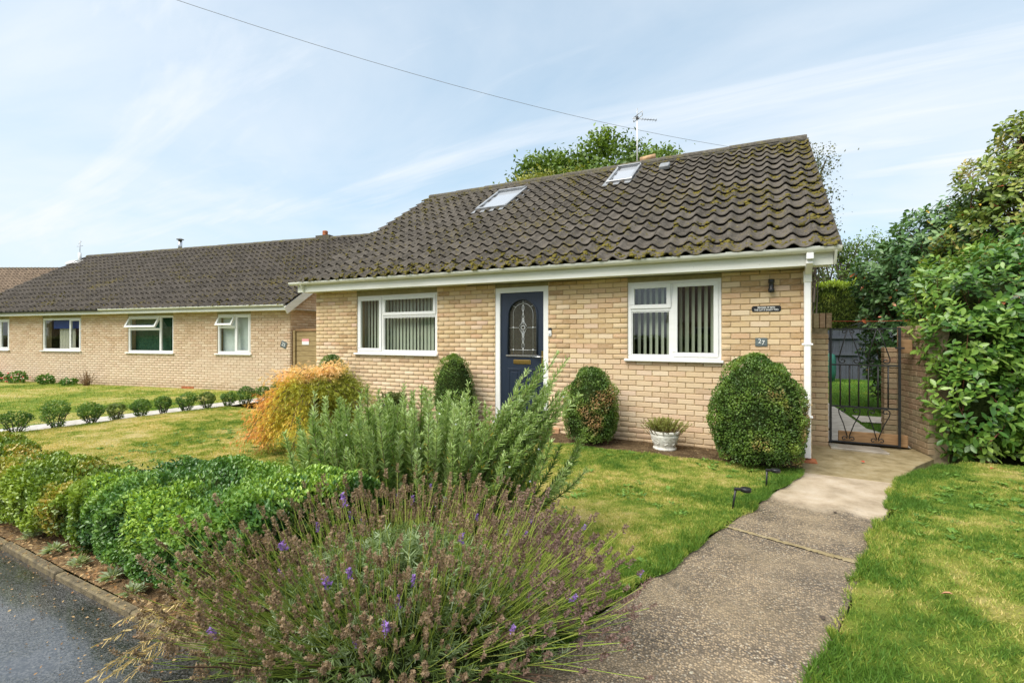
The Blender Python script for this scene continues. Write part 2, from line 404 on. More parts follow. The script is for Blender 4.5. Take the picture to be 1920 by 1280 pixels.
t = NT('window_glass'); fr = t.N('ShaderNodeLayerWeight'); fr.inputs['Blend'].default_value = 0.5
tr = t.N('ShaderNodeBsdfTransparent'); tr.inputs[0].default_value = (0.90, 0.94, 0.92, 1); gl = t.N('ShaderNodeBsdfGlossy'); gl.inputs['Roughness'].default_value = 0.02
mx = t.N('ShaderNodeMixShader'); t.L(t.math('ADD', t.math('MULTIPLY', t.math('POWER', fr.outputs['Facing'], 5.0), 0.9), 0.10, True), mx.inputs[0]); t.L(tr.outputs[0], mx.inputs[1]); t.L(gl.outputs[0], mx.inputs[2]); t.L(mx.outputs[0], t.out.inputs[0]); M_glass = t.m
t = NT('painted_reflection_glass'); df_ = t.N('ShaderNodeBsdfDiffuse'); df_.inputs[0].default_value = (0.20, 0.19, 0.15, 1)  # door glass: grey diffuse mixed in as a painted reflection of the houses opposite
tr = t.N('ShaderNodeBsdfTransparent'); gl = t.N('ShaderNodeBsdfGlossy'); gl.inputs['Roughness'].default_value = 0.12
m1 = t.N('ShaderNodeMixShader'); t.L(t.ramp(t.noise(30, 3), [(0.35, 0.25), (0.65, 0.55)]), m1.inputs[0]); t.L(tr.outputs[0], m1.inputs[1]); t.L(df_.outputs[0], m1.inputs[2])
m2 = t.N('ShaderNodeMixShader'); m2.inputs[0].default_value = 0.09; t.L(m1.outputs[0], m2.inputs[1]); t.L(gl.outputs[0], m2.inputs[2]); t.L(m2.outputs[0], t.out.inputs[0]); M_reflglass = t.m
t = NT('blind_fabric'); f = t.noise(50, 3); t.col(t.mix(f, (0.60, 0.64, 0.50), (0.68, 0.71, 0.58))).rough(0.85).spec(0.1); t.thin(0.25, (0.6, 0.64, 0.5)); M_blind = t.m
M_blindw = plain('pale_blind', (0.66, 0.70, 0.66), 0.85, 0.1, 0.08, 5)
M_blueblind = plain('blue_blind', (0.05, 0.09, 0.33), 0.8, 0.1)
M_cream = plain('cream_curtain', (0.62, 0.58, 0.47), 0.85, 0.1)
M_lintel = plain('khaki_lintel', (0.30, 0.26, 0.15), 0.8, 0.2, 0.2, 8)
M_skyglass = NT('skylight_glass').col((0.36, 0.38, 0.41)).rough(0.08).spec(0.6).m
# ground
t = NT('soil'); f = t.noise(9, 6, 0.65); c = t.ramp(f, [(0.3, (0.055, 0.034, 0.018)), (0.55, (0.12, 0.08, 0.042)), (0.75, (0.20, 0.145, 0.08))])
c = t.mix(t.ramp(t.noise(90, 3), [(0.6, 0), (0.68, 0.8)]), c, (0.34, 0.27, 0.17)); t.col(c).rough(0.95).spec(0.1).bump(t.noise(40, 5, 0.7), 1.0, 0.03); M_soil = t.m
t = NT('mulch'); f = t.noise(30, 6, 0.7); c = t.ramp(f, [(0.3, (0.09, 0.05, 0.028)), (0.5, (0.24, 0.16, 0.085)), (0.7, (0.42, 0.31, 0.17))]); t.col(c).rough(0.95).spec(0.1).bump(f, 1.0, 0.03); M_mulch = t.m
t = NT('turf'); c = t.attr('col'); f = t.noise(45, 5, 0.7); t.col(t.mix(t.ramp(f, [(0.35, 0.55), (0.6, 0)]), c, t.mix(1.0, c, (0.42, 0.42, 0.4), 'MULTIPLY'))).rough(0.95).spec(0.08).bump(t.noise(70, 5, 0.75), 1.0, 0.03); M_turf = t.m
t = NT('ground'); f = t.noise(0.6, 6); t.col(t.ramp(f, [(0.3, (0.09, 0.11, 0.03)), (0.7, (0.17, 0.16, 0.06))])).rough(0.95).spec(0.05); M_ground = t.m
# wet tarmac: film of water lies in patches
t = NT('wet_tarmac'); ag = t.voro(130, 'F1', 'Color'); sp = t.xyz(ag)[0]; wet = t.noise(1.6, 4, 0.5, dist=0.4)
c = t.mix(t.ramp(sp, [(0.35, 0), (1, 1)]), (0.014, 0.014, 0.014), (0.095, 0.092, 0.086)); c = t.mix(t.math('MULTIPLY', t.ramp(t.noise(34, 4, 0.6), [(0.66, 0), (0.72, 1)]), 0.6), c, (0.22, 0.18, 0.10))
t.col(c).spec(0.6).rough(t.ramp(wet, [(0.40, 0.12), (0.56, 0.5)])); t.b.inputs['Coat Weight'].default_value = 0.9; t.b.inputs['Coat Roughness'].default_value = 0.13; t.b.inputs['Coat IOR'].default_value = 1.6
t.bump(t.math('MULTIPLY', t.voro(130), t.ramp(wet, [(0.36, 0.15), (0.6, 1.0)])), 0.7, 0.006); M_tarmac = t.m
# exposed aggregate concrete, worn smooth near the gate
t = NT('aggregate_concrete'); ag = t.voro(85, 'F1', 'Color'); s_ = t.xyz(ag); ds = t.voro(85)
peb = t.ramp(s_[0], [(0, (0.06, 0.054, 0.048)), (0.25, (0.18, 0.15, 0.12)), (0.5, (0.36, 0.28, 0.19)), (0.75, (0.48, 0.38, 0.27)), (0.9, (0.17, 0.155, 0.145)), (1, (0.62, 0.56, 0.46))])
c = t.mix(t.ramp(ds, [(0.42, 0), (0.62, 1)]), peb, (0.12, 0.098, 0.075))
pa = t.noise(2.6, 5, 0.6); c = t.mix(t.math('MULTIPLY', t.ramp(pa, [(0.40, 0), (0.64, 1)]), 0.62), c, t.mix(0.6, c, (0.50, 0.40, 0.27)))
da = t.noise(1.7, 4, 0.6); c = t.mix(t.math('MULTIPLY', t.ramp(da, [(0.48, 0), (0.72, 1)]), 0.45), c, (0.09, 0.08, 0.068))
li = t.noise(9, 3, 0.5); c = t.mix(t.math('MULTIPLY', t.ramp(li, [(0.735, 0), (0.755, 1)]), 0.8), c, (0.50, 0.48, 0.40))
p = t.xyz(); wob = t.math('ADD', p[1], t.math('ADD', t.math('MULTIPLY', p[0], 0.20), t.math('MULTIPLY', t.noise(3, 5, 0.65), 0.9)))
sm = t.ramp(t.math('ADD', t.math('MULTIPLY', wob, 0.25), 1.0), [(0.59, 0), (0.66, 1)])
smooth_c = t.ramp(t.noise(4, 6, 0.65), [(0.3, (0.29, 0.22, 0.145)), (0.5, (0.45, 0.36, 0.255)), (0.75, (0.56, 0.48, 0.375))])
c = t.mix(t.math('MULTIPLY', sm, 0.88), t.mix(1.0, c, (0.90, 0.86, 0.78), 'MULTIPLY'), smooth_c)
t.col(c).spec(0.4).rough(t.ramp(t.noise(1.9, 4), [(0.38, 0.38), (0.62, 0.8)])).bump(t.math('MULTIPLY', ds, t.math('SUBTRACT', 1.0, t.math('MULTIPLY', sm, 0.85))), 0.9, 0.010); M_path = t.m
t = NT('landing_concrete'); f = t.noise(5, 6, 0.7); c = t.ramp(f, [(0.3, (0.14, 0.105, 0.045)), (0.5, (0.27, 0.21, 0.105)), (0.75, (0.37, 0.31, 0.20))]); t.col(c).rough(0.75).bump(t.noise(90, 4), 0.6, 0.008); M_landing = t.m
t = NT('pale_concrete'); f = t.noise(7, 6, 0.65); c = t.ramp(f, [(0.3, (0.33, 0.30, 0.26)), (0.7, (0.60, 0.57, 0.52))]); t.col(c).rough(0.7).bump(t.noise(90, 4), 0.4, 0.006); M_concrete = t.m
t = NT('wet_slab'); f = t.noise(5, 5); t.col(t.ramp(f, [(0.3, (0.22, 0.19, 0.15)), (0.7, (0.42, 0.38, 0.32))])).rough(0.22).spec(0.6); M_wetslab = t.m
t = NT('mossy_edging'); f = t.noise(14, 6, 0.7); t.col(t.ramp(f, [(0.3, (0.07, 0.062, 0.045)), (0.5, (0.17, 0.14, 0.09)), (0.7, (0.26, 0.21, 0.11))])).rough(0.95).spec(0.1).bump(f, 0.9, 0.015); M_edging = t.m
# timber
def timber(name, a, b, ax=(1, 1, 12)):
    t = NT(name); f = t.noise(5, 6, 0.6, stretch=ax, dist=0.3); t.col(t.ramp(f, [(0.3, a), (0.7, b)])).rough(0.8).spec(0.2).bump(f, 0.4, 0.006); return t.m
M_wood = timber('weathered_timber', (0.20, 0.135, 0.055), (0.42, 0.32, 0.16)); M_wood2 = timber('brown_timber', (0.20, 0.115, 0.055), (0.38, 0.235, 0.12))
M_fence = timber('slate_grey_timber', (0.055, 0.062, 0.075), (0.095, 0.105, 0.125), (12, 12, 1))
M_green = plain('green_plastic', (0.012, 0.11, 0.075), 0.4)
M_terra = plain('terracotta', (0.42, 0.16, 0.075), 0.85, 0.15, 0.2, 20)
t = NT('white_stone_pot'); f = t.noise(18, 5); t.col(t.ramp(f, [(0.3, (0.52, 0.49, 0.42)), (0.6, (0.78, 0.76, 0.70))])).rough(0.75).spec(0.2).bump(t.noise(26, 4, 0.6), 0.7, 0.012); M_pot = t.m
M_slate = plain('slate_plaque', (0.11, 0.135, 0.135), 0.55, 0.3, 0.3, 30)
M_paint = plain('white_lettering', (0.80, 0.80, 0.76), 0.5)
M_lead = plain('window_lead', (0.62, 0.64, 0.64), 0.35, 0.5, 0, 5, 0.35)
M_red = plain('red_line', (0.55, 0.05, 0.03), 0.6)
M_wire = plain('cable_grey', (0.30, 0.31, 0.33), 0.6)
M_brickred = plain('red_clay', (0.36, 0.13, 0.06), 0.85, 0.15, 0.35, 12)
M_orange = plain('orange_ceramic', (0.42, 0.27, 0.15), 0.8, 0.2, 0.4, 14)

# ================================================================== ground
def struct(o): o['kind'] = 'structure'; return o
g = MB(); g.add([(-300, -300, -.14), (300, -300, -.14), (300, 300, -.14), (-300, 300, -.14)], [(0, 1, 2, 3)])
struct(g.build('ground', M_ground))

def path_l(y): return -0.03 + 0.323 * (y + 0.42)
def path_r(y): return 0.76 + 0.283 * (y + 0.59)
LAWN = [(0.095, 0.195, 0.026), (0.19, 0.29, 0.040), (0.35, 0.395, 0.075), (0.54, 0.48, 0.15), (0.68, 0.57, 0.26)]
def dryness(x, y):
    """how dry the turf is: 0 lush, 1 straw"""
    P = np.c_[x, y]
    d = 0.53 + 1.1 * (vnoise(P, 0.9, 3, 4) - 0.5) + 0.9 * (vnoise(P, 5.0, 8, 3) - 0.5) + 0.75 * (vnoise(P, 17.0, 9, 2) - 0.5)
    el = np.where(x < 0.5, path_l(y) - x, 9); er = np.where(x > path_r(y) - 0.02, x - path_r(y), 9)
    d = d - 0.26 * np.exp(-np.abs(np.minimum(el, er)) / 0.30)
    d = np.where(x < -10.9, d - 0.17, d)
    d = d - 0.22 * np.clip((x + 3.2) / 3.0, 0, 1) * (x < 0.5) + 0.08 * (x < -4.5)
    return d
def lawn(name, y0, y1, fx0, fx1, nx, ny, z=0.0, dry=0.0):
    ys = np.linspace(y0, y1, ny); V = []
    for y in ys:
        a = fx0(y) if callable(fx0) else fx0; b = fx1(y) if callable(fx1) else fx1
        V += [(a + (b - a) * i / (nx - 1), y) for i in range(nx)]
    V = np.array(V); zz = z + 0.02 * (vnoise(V, 2.2, 5, 3) - 0.5)
    f = np.array([(j * nx + i, j * nx + i + 1, (j + 1) * nx + i + 1, (j + 1) * nx + i) for j in range(ny - 1) for i in range(nx - 1)])
    C = pal(dryness(V[:, 0], V[:, 1]) + dry, LAWN) * 0.9
    me = raw_mesh(name, np.c_[V, zz], f.ravel(), np.full(len(f), 4), C, True)
    return struct(link(name, me, None, M_turf))
wob = lambda y, s: 0.018 * math.sin(y * 5.1 + s) + 0.014 * math.sin(y * 13.7 + 2 * s)
SOIL_Y = lambda x: -0.66 - 0.05 * math.sin(x * 2.1)
lawn('front_lawn', -5.05, -0.66, -10.85, lambda y: path_l(y) - 0.02 + wob(y, 1), 150, 70, 0.012)
lawn('side_lawn', -5.6, 0.72, lambda y: path_r(y) + 0.02 + wob(y, 4) + max(0, y + 0.55) * 0.42, 9.0, 120, 90, 0.012)
lawn('neighbour_lawn', -5.4, 2.4, -34.0, -11.62, 120, 50, -0.035)
lawn('rear_lawn', 1.9, 13.8, 0.2, 9.0, 40, 60, 0.0, -0.75)
# soil bed under the front wall
n = 90; V = []; F = []
for i in range(n):
    x = -8.9 + i * (8.9 - 0.12) / (n - 1)
    for j, y in enumerate((-0.74 - 0.03 * math.sin(x * 7) - 0.03 * math.sin(x * 2.3), -0.55, -0.3, 0.0)):
        V.append((x, y, (0.004, 0.022, 0.016, 0.01)[j] + random.uniform(-.006, .006)))
for i in range(n - 1):
    for j in range(3): F.append((i * 4 + j, (i + 1) * 4 + j, (i + 1) * 4 + j + 1, i * 4 + j + 1))
struct(MB().add(V, F, True).build('soil_bed', M_soil))
# mulch strip under hedge and shrubs
n = 80; V = []; F = []
for i in range(n):
    x = -14 + i * (14 - 1.6) / (n - 1)
    for j, y in enumerate((-5.49, -5.3, -5.05, -4.9 + 0.05 * math.sin(x * 3))):
        V.append((x, y, (-0.005, 0.016, 0.024, 0.022)[j] + random.uniform(-.008, .008)))
for i in range(n - 1):
    for j in range(3): F.append((i * 4 + j, (i + 1) * 4 + j, (i + 1) * 4 + j + 1, i * 4 + j + 1))
struct(MB().add(V, F, True).build('mulch_strip', M_mulch))
# pavement, edging stones, road behind
struct(MB().box(-60, 30, -8.2, -5.56, -0.12, -0.025).build('pavement', M_tarmac))
struct(MB().box(-60, 30, -16, -8.35, -0.2, -0.132).build('road', M_tarmac))
edge = struct(MB().box(-30, -1.72, -5.555, -5.515, -0.13, -0.012).build('edging', M_edging))
sm = MB().box(-0.447, 0.447, -0.026, 0.026, -0.06, 0.018); sm_me = None
for i in range(11):
    if sm_me is None:
        o = sm.build('edging_stone', M_edging, edge, 0.008); sm_me = o.data
    else: o = link('edging_stone', sm_me, edge)
    o.location = (-2.2 - i * 0.905, -5.533, -0.004 + random.uniform(-.006, .006)); o.rotation_euler = (random.uniform(-.05, .05), 0, random.uniform(-.012, .012))
# kerb at the road
struct(MB().box(-60, 30, -8.35, -8.2, -0.2, -0.02).build('kerb', M_concrete))

# the path: cast slabs, the landing by the gate
pa = struct(MB().add([(path_l(-5.55), -5.555, -.04), (path_r(-5.55), -5.555, -.04), (path_r(-.6), -.6, -.04), (path_l(-.6), -.6, -.04)], [(0, 1, 2, 3)]).build('path', M_edging))
def slab(pts, z0, z1, m, name='path_slab', parent=pa, bev=0.006):
    n = len(pts)
    v = [(x, y, z0) for x, y in pts] + [(x, y, z1) for x, y in pts]
    f = [tuple(range(n - 1, -1, -1)), tuple(range(n, 2 * n))] + [(i, (i + 1) % n, (i + 1) % n + n, i + n) for i in range(n)]
    return MB().add(v, f).build(name, m, parent, bev)
slab([(path_l(-5.55), -5.55), (path_r(-5.55), -5.55), (path_r(-3.06), -3.06), (path_l(-2.79), -2.79)], -.1, 0.004, M_path)
slab([(path_l(-2.765), -2.765), (path_r(-3.03), -3.03), (path_r(-.74), -.74), (path_l(-.72), -.72)], -.1, 0.0, M_path)
slab([(path_l(-.70), -.70), (path_r(-.72), -.72), (1.06, 0.2), (1.36, 0.75), (1.30, 1.32), (0.03, 1.32), (0.03, 0.03), (-0.10, -0.02)], -.1, -0.004, M_landing)
slab([(0.30, 0.78), (0.92, 0.72), (0.88, 1.06), (0.30, 1.06)], -.02, 0.022, M_wetslab, 'gate_step')
# moss and sand in the slab joint
n = 60; V = []; F = []
for i in range(n):
    u = i / (n - 1); x = path_l(-2.78) * (1 - u) + path_r(-3.045) * u; y = -2.778 * (1 - u) - 3.045 * u
    for s_ in (-1, 1): V.append((x + random.uniform(-.01, .01), y + s_ * (0.010 + 0.028 * abs(math.sin(i * 1.7)) * u * u + 0.016 * random.random()), 0.009 + random.uniform(-.002, .003)))
for i in range(n - 1): F.append((2 * i, 2 * i + 2, 2 * i + 3, 2 * i + 1))
tag(MB().add(V, F).build('joint_moss', M_landing), 'strip of sandy moss filling the joint across the concrete path', 'moss', kind='stuff')
# neighbour's concrete strip, rear path
struct(MB().add([(-11.62, -5.3, -.012), (-10.97, -5.3, -.012), (-10.97, 1.75, -.012), (-11.62, 1.75, -.012)], [(0, 1, 2, 3)]).build('neighbour_path', M_concrete))
rp = MB()
for pts in ([(0.3, 1.2), (1.24, 1.2), (1.24, 2.0), (0.98, 2.6), (0.9, 4.6), (0.62, 9.0), (0.3, 9.0)], [(1.02, 3.3), (2.6, 3.3), (2.6, 4.1), (0.99, 4.1)]):
    n = len(pts); rp.add([(x, y, 0.022) for x, y in pts], [tuple(range(n))])
struct(rp.build('rear_path', M_concrete))

# ================================================================== bricks
BL, BH, BW, CH = 0.215, 0.065, 0.225, 0.075
def brick_shape(w, h, d=0.028, c=0.004):
    a, b = w / 2, h / 2
    v = [(-a, 0, -b), (a, 0, -b), (a, 0, b), (-a, 0, b), (-a, -d + c, -b), (a, -d + c, -b), (a, -d + c, b), (-a, -d + c, b),
         (-a + c, -d, -b + c), (a - c, -d, -b + c), (a - c, -d, b - c), (-a + c, -d, b - c)]
    f = [(8, 9, 10, 11), (4, 5, 9, 8), (5, 6, 10, 9), (6, 7, 11, 10), (7, 4, 8, 11), (0, 1, 5, 4), (1, 2, 6, 5), (2, 3, 7, 6), (3, 0, 4, 7)]
    return v, f
BV, BF = brick_shape(1, 1)
def brick_wall(wall, length, z0, z1, holes, M, mat, nparts, near, proud=0.006, seed=1, end_ok=True):
    """stretcher bond on plane y=0 of frame M (4x4); bricks near `near` (u,z) are parts, the rest one joined field"""
    rnd = random.Random(seed); items = []
    rows = int(round((z1 - z0) / CH))
    for r_ in range(rows):
        za = z0 + r_ * CH; u = -(BW / 2 if r_ % 2 else 0)
        while u < length - 0.01:
            a, b = max(0, u), min(length, u + BW); u += BW
            segs = [(a, b)]
            for (h0, h1, hz0, hz1) in holes:
                if min(za + CH, hz1) - max(za, hz0) > 0.4 * CH:
                    ns = []
                    for p, q in segs:
                        if q <= h0 or p >= h1: ns.append((p, q))
                        else:
                            if h0 - p > 0.02: ns.append((p, h0))
                            if q - h1 > 0.02: ns.append((h1, q))
                    segs = ns
            for p, q in segs:
                if q - p > 0.025: items.append((p, q, za))
    full = [it for it in items if abs(it[1] - it[0] - BW) < 1e-6]
    full.sort(key=lambda it: (it[0] - near[0]) ** 2 * 0.35 + (it[2] - near[1]) ** 2)
    part = set(full[:nparts]); me = None
    for (p, q, za) in full[:nparts]:
        if me is None:
            mb = MB(); v, f = brick_shape(BL, BH); me = mb.add(v, f).mesh('brick'); me.materials.append(mat)
        o = link('brick', me, wall)
        L = Matrix.Translation(((p + q) / 2, 0.022 - proud + rnd.uniform(-.0022, .0022), za + CH / 2 + rnd.uniform(-.0015, .0015)))
        o.matrix_local = M @ L @ Matrix.Rotation(rnd.uniform(-.010, .010), 4, 'Y') @ Matrix.Rotation(rnd.uniform(-.008, .008), 4, 'Z')
    rest = [it for it in items if it not in part]
    if rest:
        V = []; LI = []; FS = []; RN = []
        for k, (p, q, za) in enumerate(rest):
            v, f = brick_shape(q - p - 0.010, BH); dy = 0.022 - proud + rnd.uniform(-.0022, .0022); rr = rnd.random()
            for w in v:
                V.append(M @ Vector((w[0] + (p + q) / 2, w[1] + dy, w[2] + za + CH / 2))); RN.append(rr)
            for q4 in f: LI += [i + k * 12 for i in q4]; FS.append(4)
        me2 = raw_mesh('brick_field', np.array(V), np.array(LI), np.array(FS))
        at = me2.attributes.new('rnd', 'FLOAT', 'POINT'); at.data.foreach_set('value', np.array(RN, np.float32))
        o = link('brick_field', me2, wall, mat); o['kind'] = 'stuff'
def holed_wall(name, mat, parent, x0, x1, z0, z1, holes, y0, y1):
    """slab between y0 and y1 with rectangular openings"""
    xs = sorted({x0, x1, *[h for q in holes for h in q[:2]]}); zs = sorted({z0, z1, *[h for q in holes for h in q[2:]]})
    m = MB()
    for i in range(len(xs) - 1):
        for j in range(len(zs) - 1):
            cx, cz = (xs[i] + xs[i + 1]) / 2, (zs[j] + zs[j + 1]) / 2
            if any(h[0] < cx < h[1] and h[2] < cz < h[3] for h in holes): continue
            m.box(xs[i], xs[i + 1], y0, y1, zs[j], zs[j + 1])
    return m.build(name, mat, parent)

# ================================================================== roof tiles
TW, TG, TL, TA = 0.2377, 0.34, 0.385, 0.031
def tile_shape(seg=8, lift=0.042, th=0.014):
    """one wave: u across, v up the slope, w off the roof; lower end rides on the course below"""
    V = []; F = []
    us = [TW * 1.02 * i / seg for i in range(seg + 1)]
    def prof(u):
        p = u / TW * 2 * math.pi
        return TA * (math.cos(p - 0.6) + 0.22 * math.cos(2 * p - 1.2))
    rows = [(0.0, lift - th, 0.0), (0.0, lift, 0.006), (0.02, lift + 0.004, 0.0), (TL, 0.002, 0.0)]
    rows = [(0.004, lift - th), (0.0, lift - 0.002), (0.014, lift + 0.003), (TL, 0.0)]
    for v, w in rows:
        for u in us: V.append((u, v, w + prof(u)))
    n = seg + 1
    for j in range(3):
        for i in range(seg): F.append((j * n + i, j * n + i + 1, (j + 1) * n + i + 1, (j + 1) * n + i))
    b = len(V); V += [(us[-1], 0.004, lift - th + prof(us[-1])), (us[-1], TL, -th + prof(us[-1])), (us[0], TL, -th + prof(us[0]))]
    F += [(2 * n - 1, b, b + 1, 4 * n - 1)]
    F += [(n, 3 * n, b + 2, 0)]
    return V, F
TV, TF = tile_shape()
def roof_tiles(deck, M, cols, rows, mat, nparts, key, skip=lambda c, r: False, seed=3, field='tile_field'):
    """M maps (u,v,w) of the roof plane to the parent; key(c,r) small = shows largest"""
    rnd = random.Random(seed); cells = [(c, r) for c in range(cols) for r in range(rows) if not skip(c, r)]
    cells.sort(key=lambda q: key(*q)); me = None
    def place(c, r):
        return M @ Matrix.Translation((c * TW, r * TG, rnd.uniform(-.003, .003))) @ Matrix.Rotation(rnd.uniform(-.012, .012), 4, 'Z') @ Matrix.Rotation(rnd.uniform(-.012, .012), 4, 'Y') @ Matrix.Rotation(rnd.uniform(-.008, .008), 4, 'X')
    for c, r in cells[:nparts]:
        if me is None:
            me = MB().add(TV, TF, True).mesh('roof_tile'); me.materials.append(mat)
            me.polygons.foreach_set('use_smooth', [True] * len(me.polygons))
        o = link('roof_tile', me, deck); o.matrix_local = place(c, r)
    rest = cells[nparts:]
    if rest:
        tv = np.c_[np.array(TV), np.ones(len(TV))]; V = []; RN = []
        for c, r in rest:
            V.append((tv @ np.array(place(c, r)).T)[:, :3]); RN += [rnd.random()] * len(TV)
        li = np.array([i for f in TF for i in f]); LI = (li[None] + len(TV) * np.arange(len(rest))[:, None]).ravel()
        me2 = raw_mesh(field, np.concatenate(V), LI, np.tile([len(f) for f in TF], len(rest)), None, True)
        at = me2.attributes.new('rnd', 'FLOAT', 'POINT'); at.data.foreach_set('value', np.array(RN, np.float32))
        o = link(field, me2, deck, mat); o['kind'] = 'stuff'
def ridge_tiles(deck, a, b, step, mat, r=0.125):
    a, b = Vector(a), Vector(b); L = (b - a).length; n = int(L / step); d = (b - a) / L
    m = MB(); k = 7; us = [0, 0.03, step * 1.02]; v = []
    for u, rr in ((0, r), (0.0, r), (step * 1.03, r * 0.94)):
        for j in range(k + 1):
            an = math.pi * (-0.02 + 1.04 * j / k); v.append((u, -rr * 1.08 * math.cos(an), rr * 0.80 * math.sin(an) - 0.05))
    f = [(jj * (k + 1) + j, jj * (k + 1) + j + 1, (jj + 1) * (k + 1) + j + 1, (jj + 1) * (k + 1) + j) for jj in range(2) for j in range(k)]
    f.append(tuple(range(k + 1)))
    me = m.add(v, f, False).mesh('ridge_tile'); me.materials.append(mat)
    ang = math.atan2(d.y, d.x); tilt = -math.asin(d.z)
    for i in range(n):
        o = link('ridge_tile', me, deck); o.location = a + d * (i * step) + Vector((0, 0, random.uniform(-.006, .006)))
        o.rotation_euler = (random.uniform(-.02, .02), tilt + random.uniform(-.006, .006), ang + random.uniform(-.008, .008))
ICO = None
def ico():
    global ICO
    if ICO is None:
        bm = bmesh.new(); bmesh.ops.create_icosphere(bm, subdivisions=1, radius=1.0)
        ICO = ([tuple(v.co) for v in bm.verts], [tuple(x.index for x in f.verts) for f in bm.faces]); bm.free()
    return ICO

# ================================================================== windows
def quad(x0, x1, z0, z1, y): return MB().add([(x0, y, z0), (x1, y, z0), (x1, y, z1), (x0, y, z1)], [(0, 1, 2, 3)])
def box_frame(mb, x0, x1, z0, z1, w, y0, y1):
    mb.box(x0, x1, y0, y1, z0, z0 + w); mb.box(x0, x1, y0, y1, z1 - w, z1)
    mb.box(x0, x0 + w, y0, y1, z0 + w, z1 - w); mb.box(x1 - w, x1, y0, y1, z0 + w, z1 - w)
def window(parent, x0, x1, z0, z1, mull, lights, y=0.012, fw=0.05, sill=(0.04, 0.03), mat=None, bev=0.004):
    """lights: (x0,x1,z0,z1,kind) kind fixed / sash / open"""
    mat = mat or M_white
    m = MB(); box_frame(m, x0, x1, z0, z1, fw, y, y + 0.07)
    w = m.build('window', mat, parent, bev)
    for (a, b, c, d) in mull:
        MB().box(a, b, y + 0.0015, y + 0.066, c, d).build('mullion', mat, w, bev)
    for (a, b, c, d, k) in lights:
        if k == 'fixed':
            m = MB(); box_frame(m, a, b, c, d, 0.014, y + 0.012, y + 0.03); m.build('glazing_bead', mat, w)
            quad(a + .008, b - .008, c + .008, d - .008, y + .03).build('pane', M_glass, w)
        else:
            m = MB(); box_frame(m, a - .012, b + .012, c - .012, d + .012, 0.058, y - 0.014, y + 0.036)
            s_ = m.build('sash', mat, w, bev)
            p = quad(a + .04, b - .04, c + .04, d - .04, y + .01).build('pane', M_glass, s_)
            if k == 'open':
                piv = Matrix.Translation((0, y, d + .01)); s_.matrix_local = piv @ Matrix.Rotation(R(-27), 4, 'X') @ piv.inverted()
    MB().box(x0 - sill[0], x1 + sill[1], y - 0.075, y + 0.06, z0 - 0.036, z0 - 0.001).build('sill', mat, w, 0.006)
    return w

# ================================================================== the bungalow
house = thing('bungalow', 'buff brick bungalow with mossy tiled roof, navy front door and white gutters', 'house')
TILT = -0.0085
LW = (-7.603, -5.651, 1.195, 2.305); RW = (-2.246, -1.001, 1.19, 2.288); DW = (-4.454, -3.498, 0.125, 2.312)
holes = [LW, RW, DW]
wall = holed_wall('front_wall', M_mortar, house, -8.76, 0.02, -0.1, 2.46, holes, 0.0, 0.26)
bh = [(h[0] + 8.76, h[1] + 8.76, h[2], h[3] + (0.10 if h[3] > 2 else 0)) for h in holes]
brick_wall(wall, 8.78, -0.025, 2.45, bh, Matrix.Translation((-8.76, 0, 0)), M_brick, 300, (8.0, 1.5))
for h in holes:
    MB().box(h[0] - 0.0, h[1] + 0.0, -0.004, 0.05, h[3] + 0.001, 2.46).build('lintel', M_lintel, house)
m = MB().box(-8.76, -8.5, 0.262, 8.0, -.1, 2.5).box(-0.24, 0.02, 0.262, 8.0, -.1, 2.5).box(-8.76, 0.02, 8.001, 8.25, -.1, 2.5)
m.prism([(0, 0), (1, 0), (1, 1)], 0, 0.001)
m = MB().box(-8.76, -8.5, 0.262, 8.0, -.1, 2.5).box(-0.24, 0.02, 0.262, 8.0, -.1, 2.5).box(-8.76, 0.02, 8.001, 8.25, -.1, 2.5)
for x0, x1 in ((-8.76, -8.5), (-0.24, 0.02)):
    v = [(x0, 0.05, 2.5), (x1, 0.05, 2.5), (x1, 7.9, 2.5), (x0, 7.9, 2.5), (x0, 3.95, 5.15), (x1, 3.95, 5.15)]
    m.add(v, [(0, 1, 5, 4), (1, 2, 5), (3, 0, 4), (2, 3, 4, 5)])
m.build('side_and_rear_walls', M_brickcourse, house)
MB().box(-8.5, -.24, 0.27, 7.9, 0.06, 0.11).box(-8.5, -.24, 0.27, 7.9, 2.46, 2.5).box(-8.5, -.24, 3.3, 3.4, 0.11, 2.46).box(-5.0, -4.92, .27, 3.3, .11, 2.46).box(-3.2, -3.12, .27, 3.3, .11, 2.46).build('interior', M_dark, house)

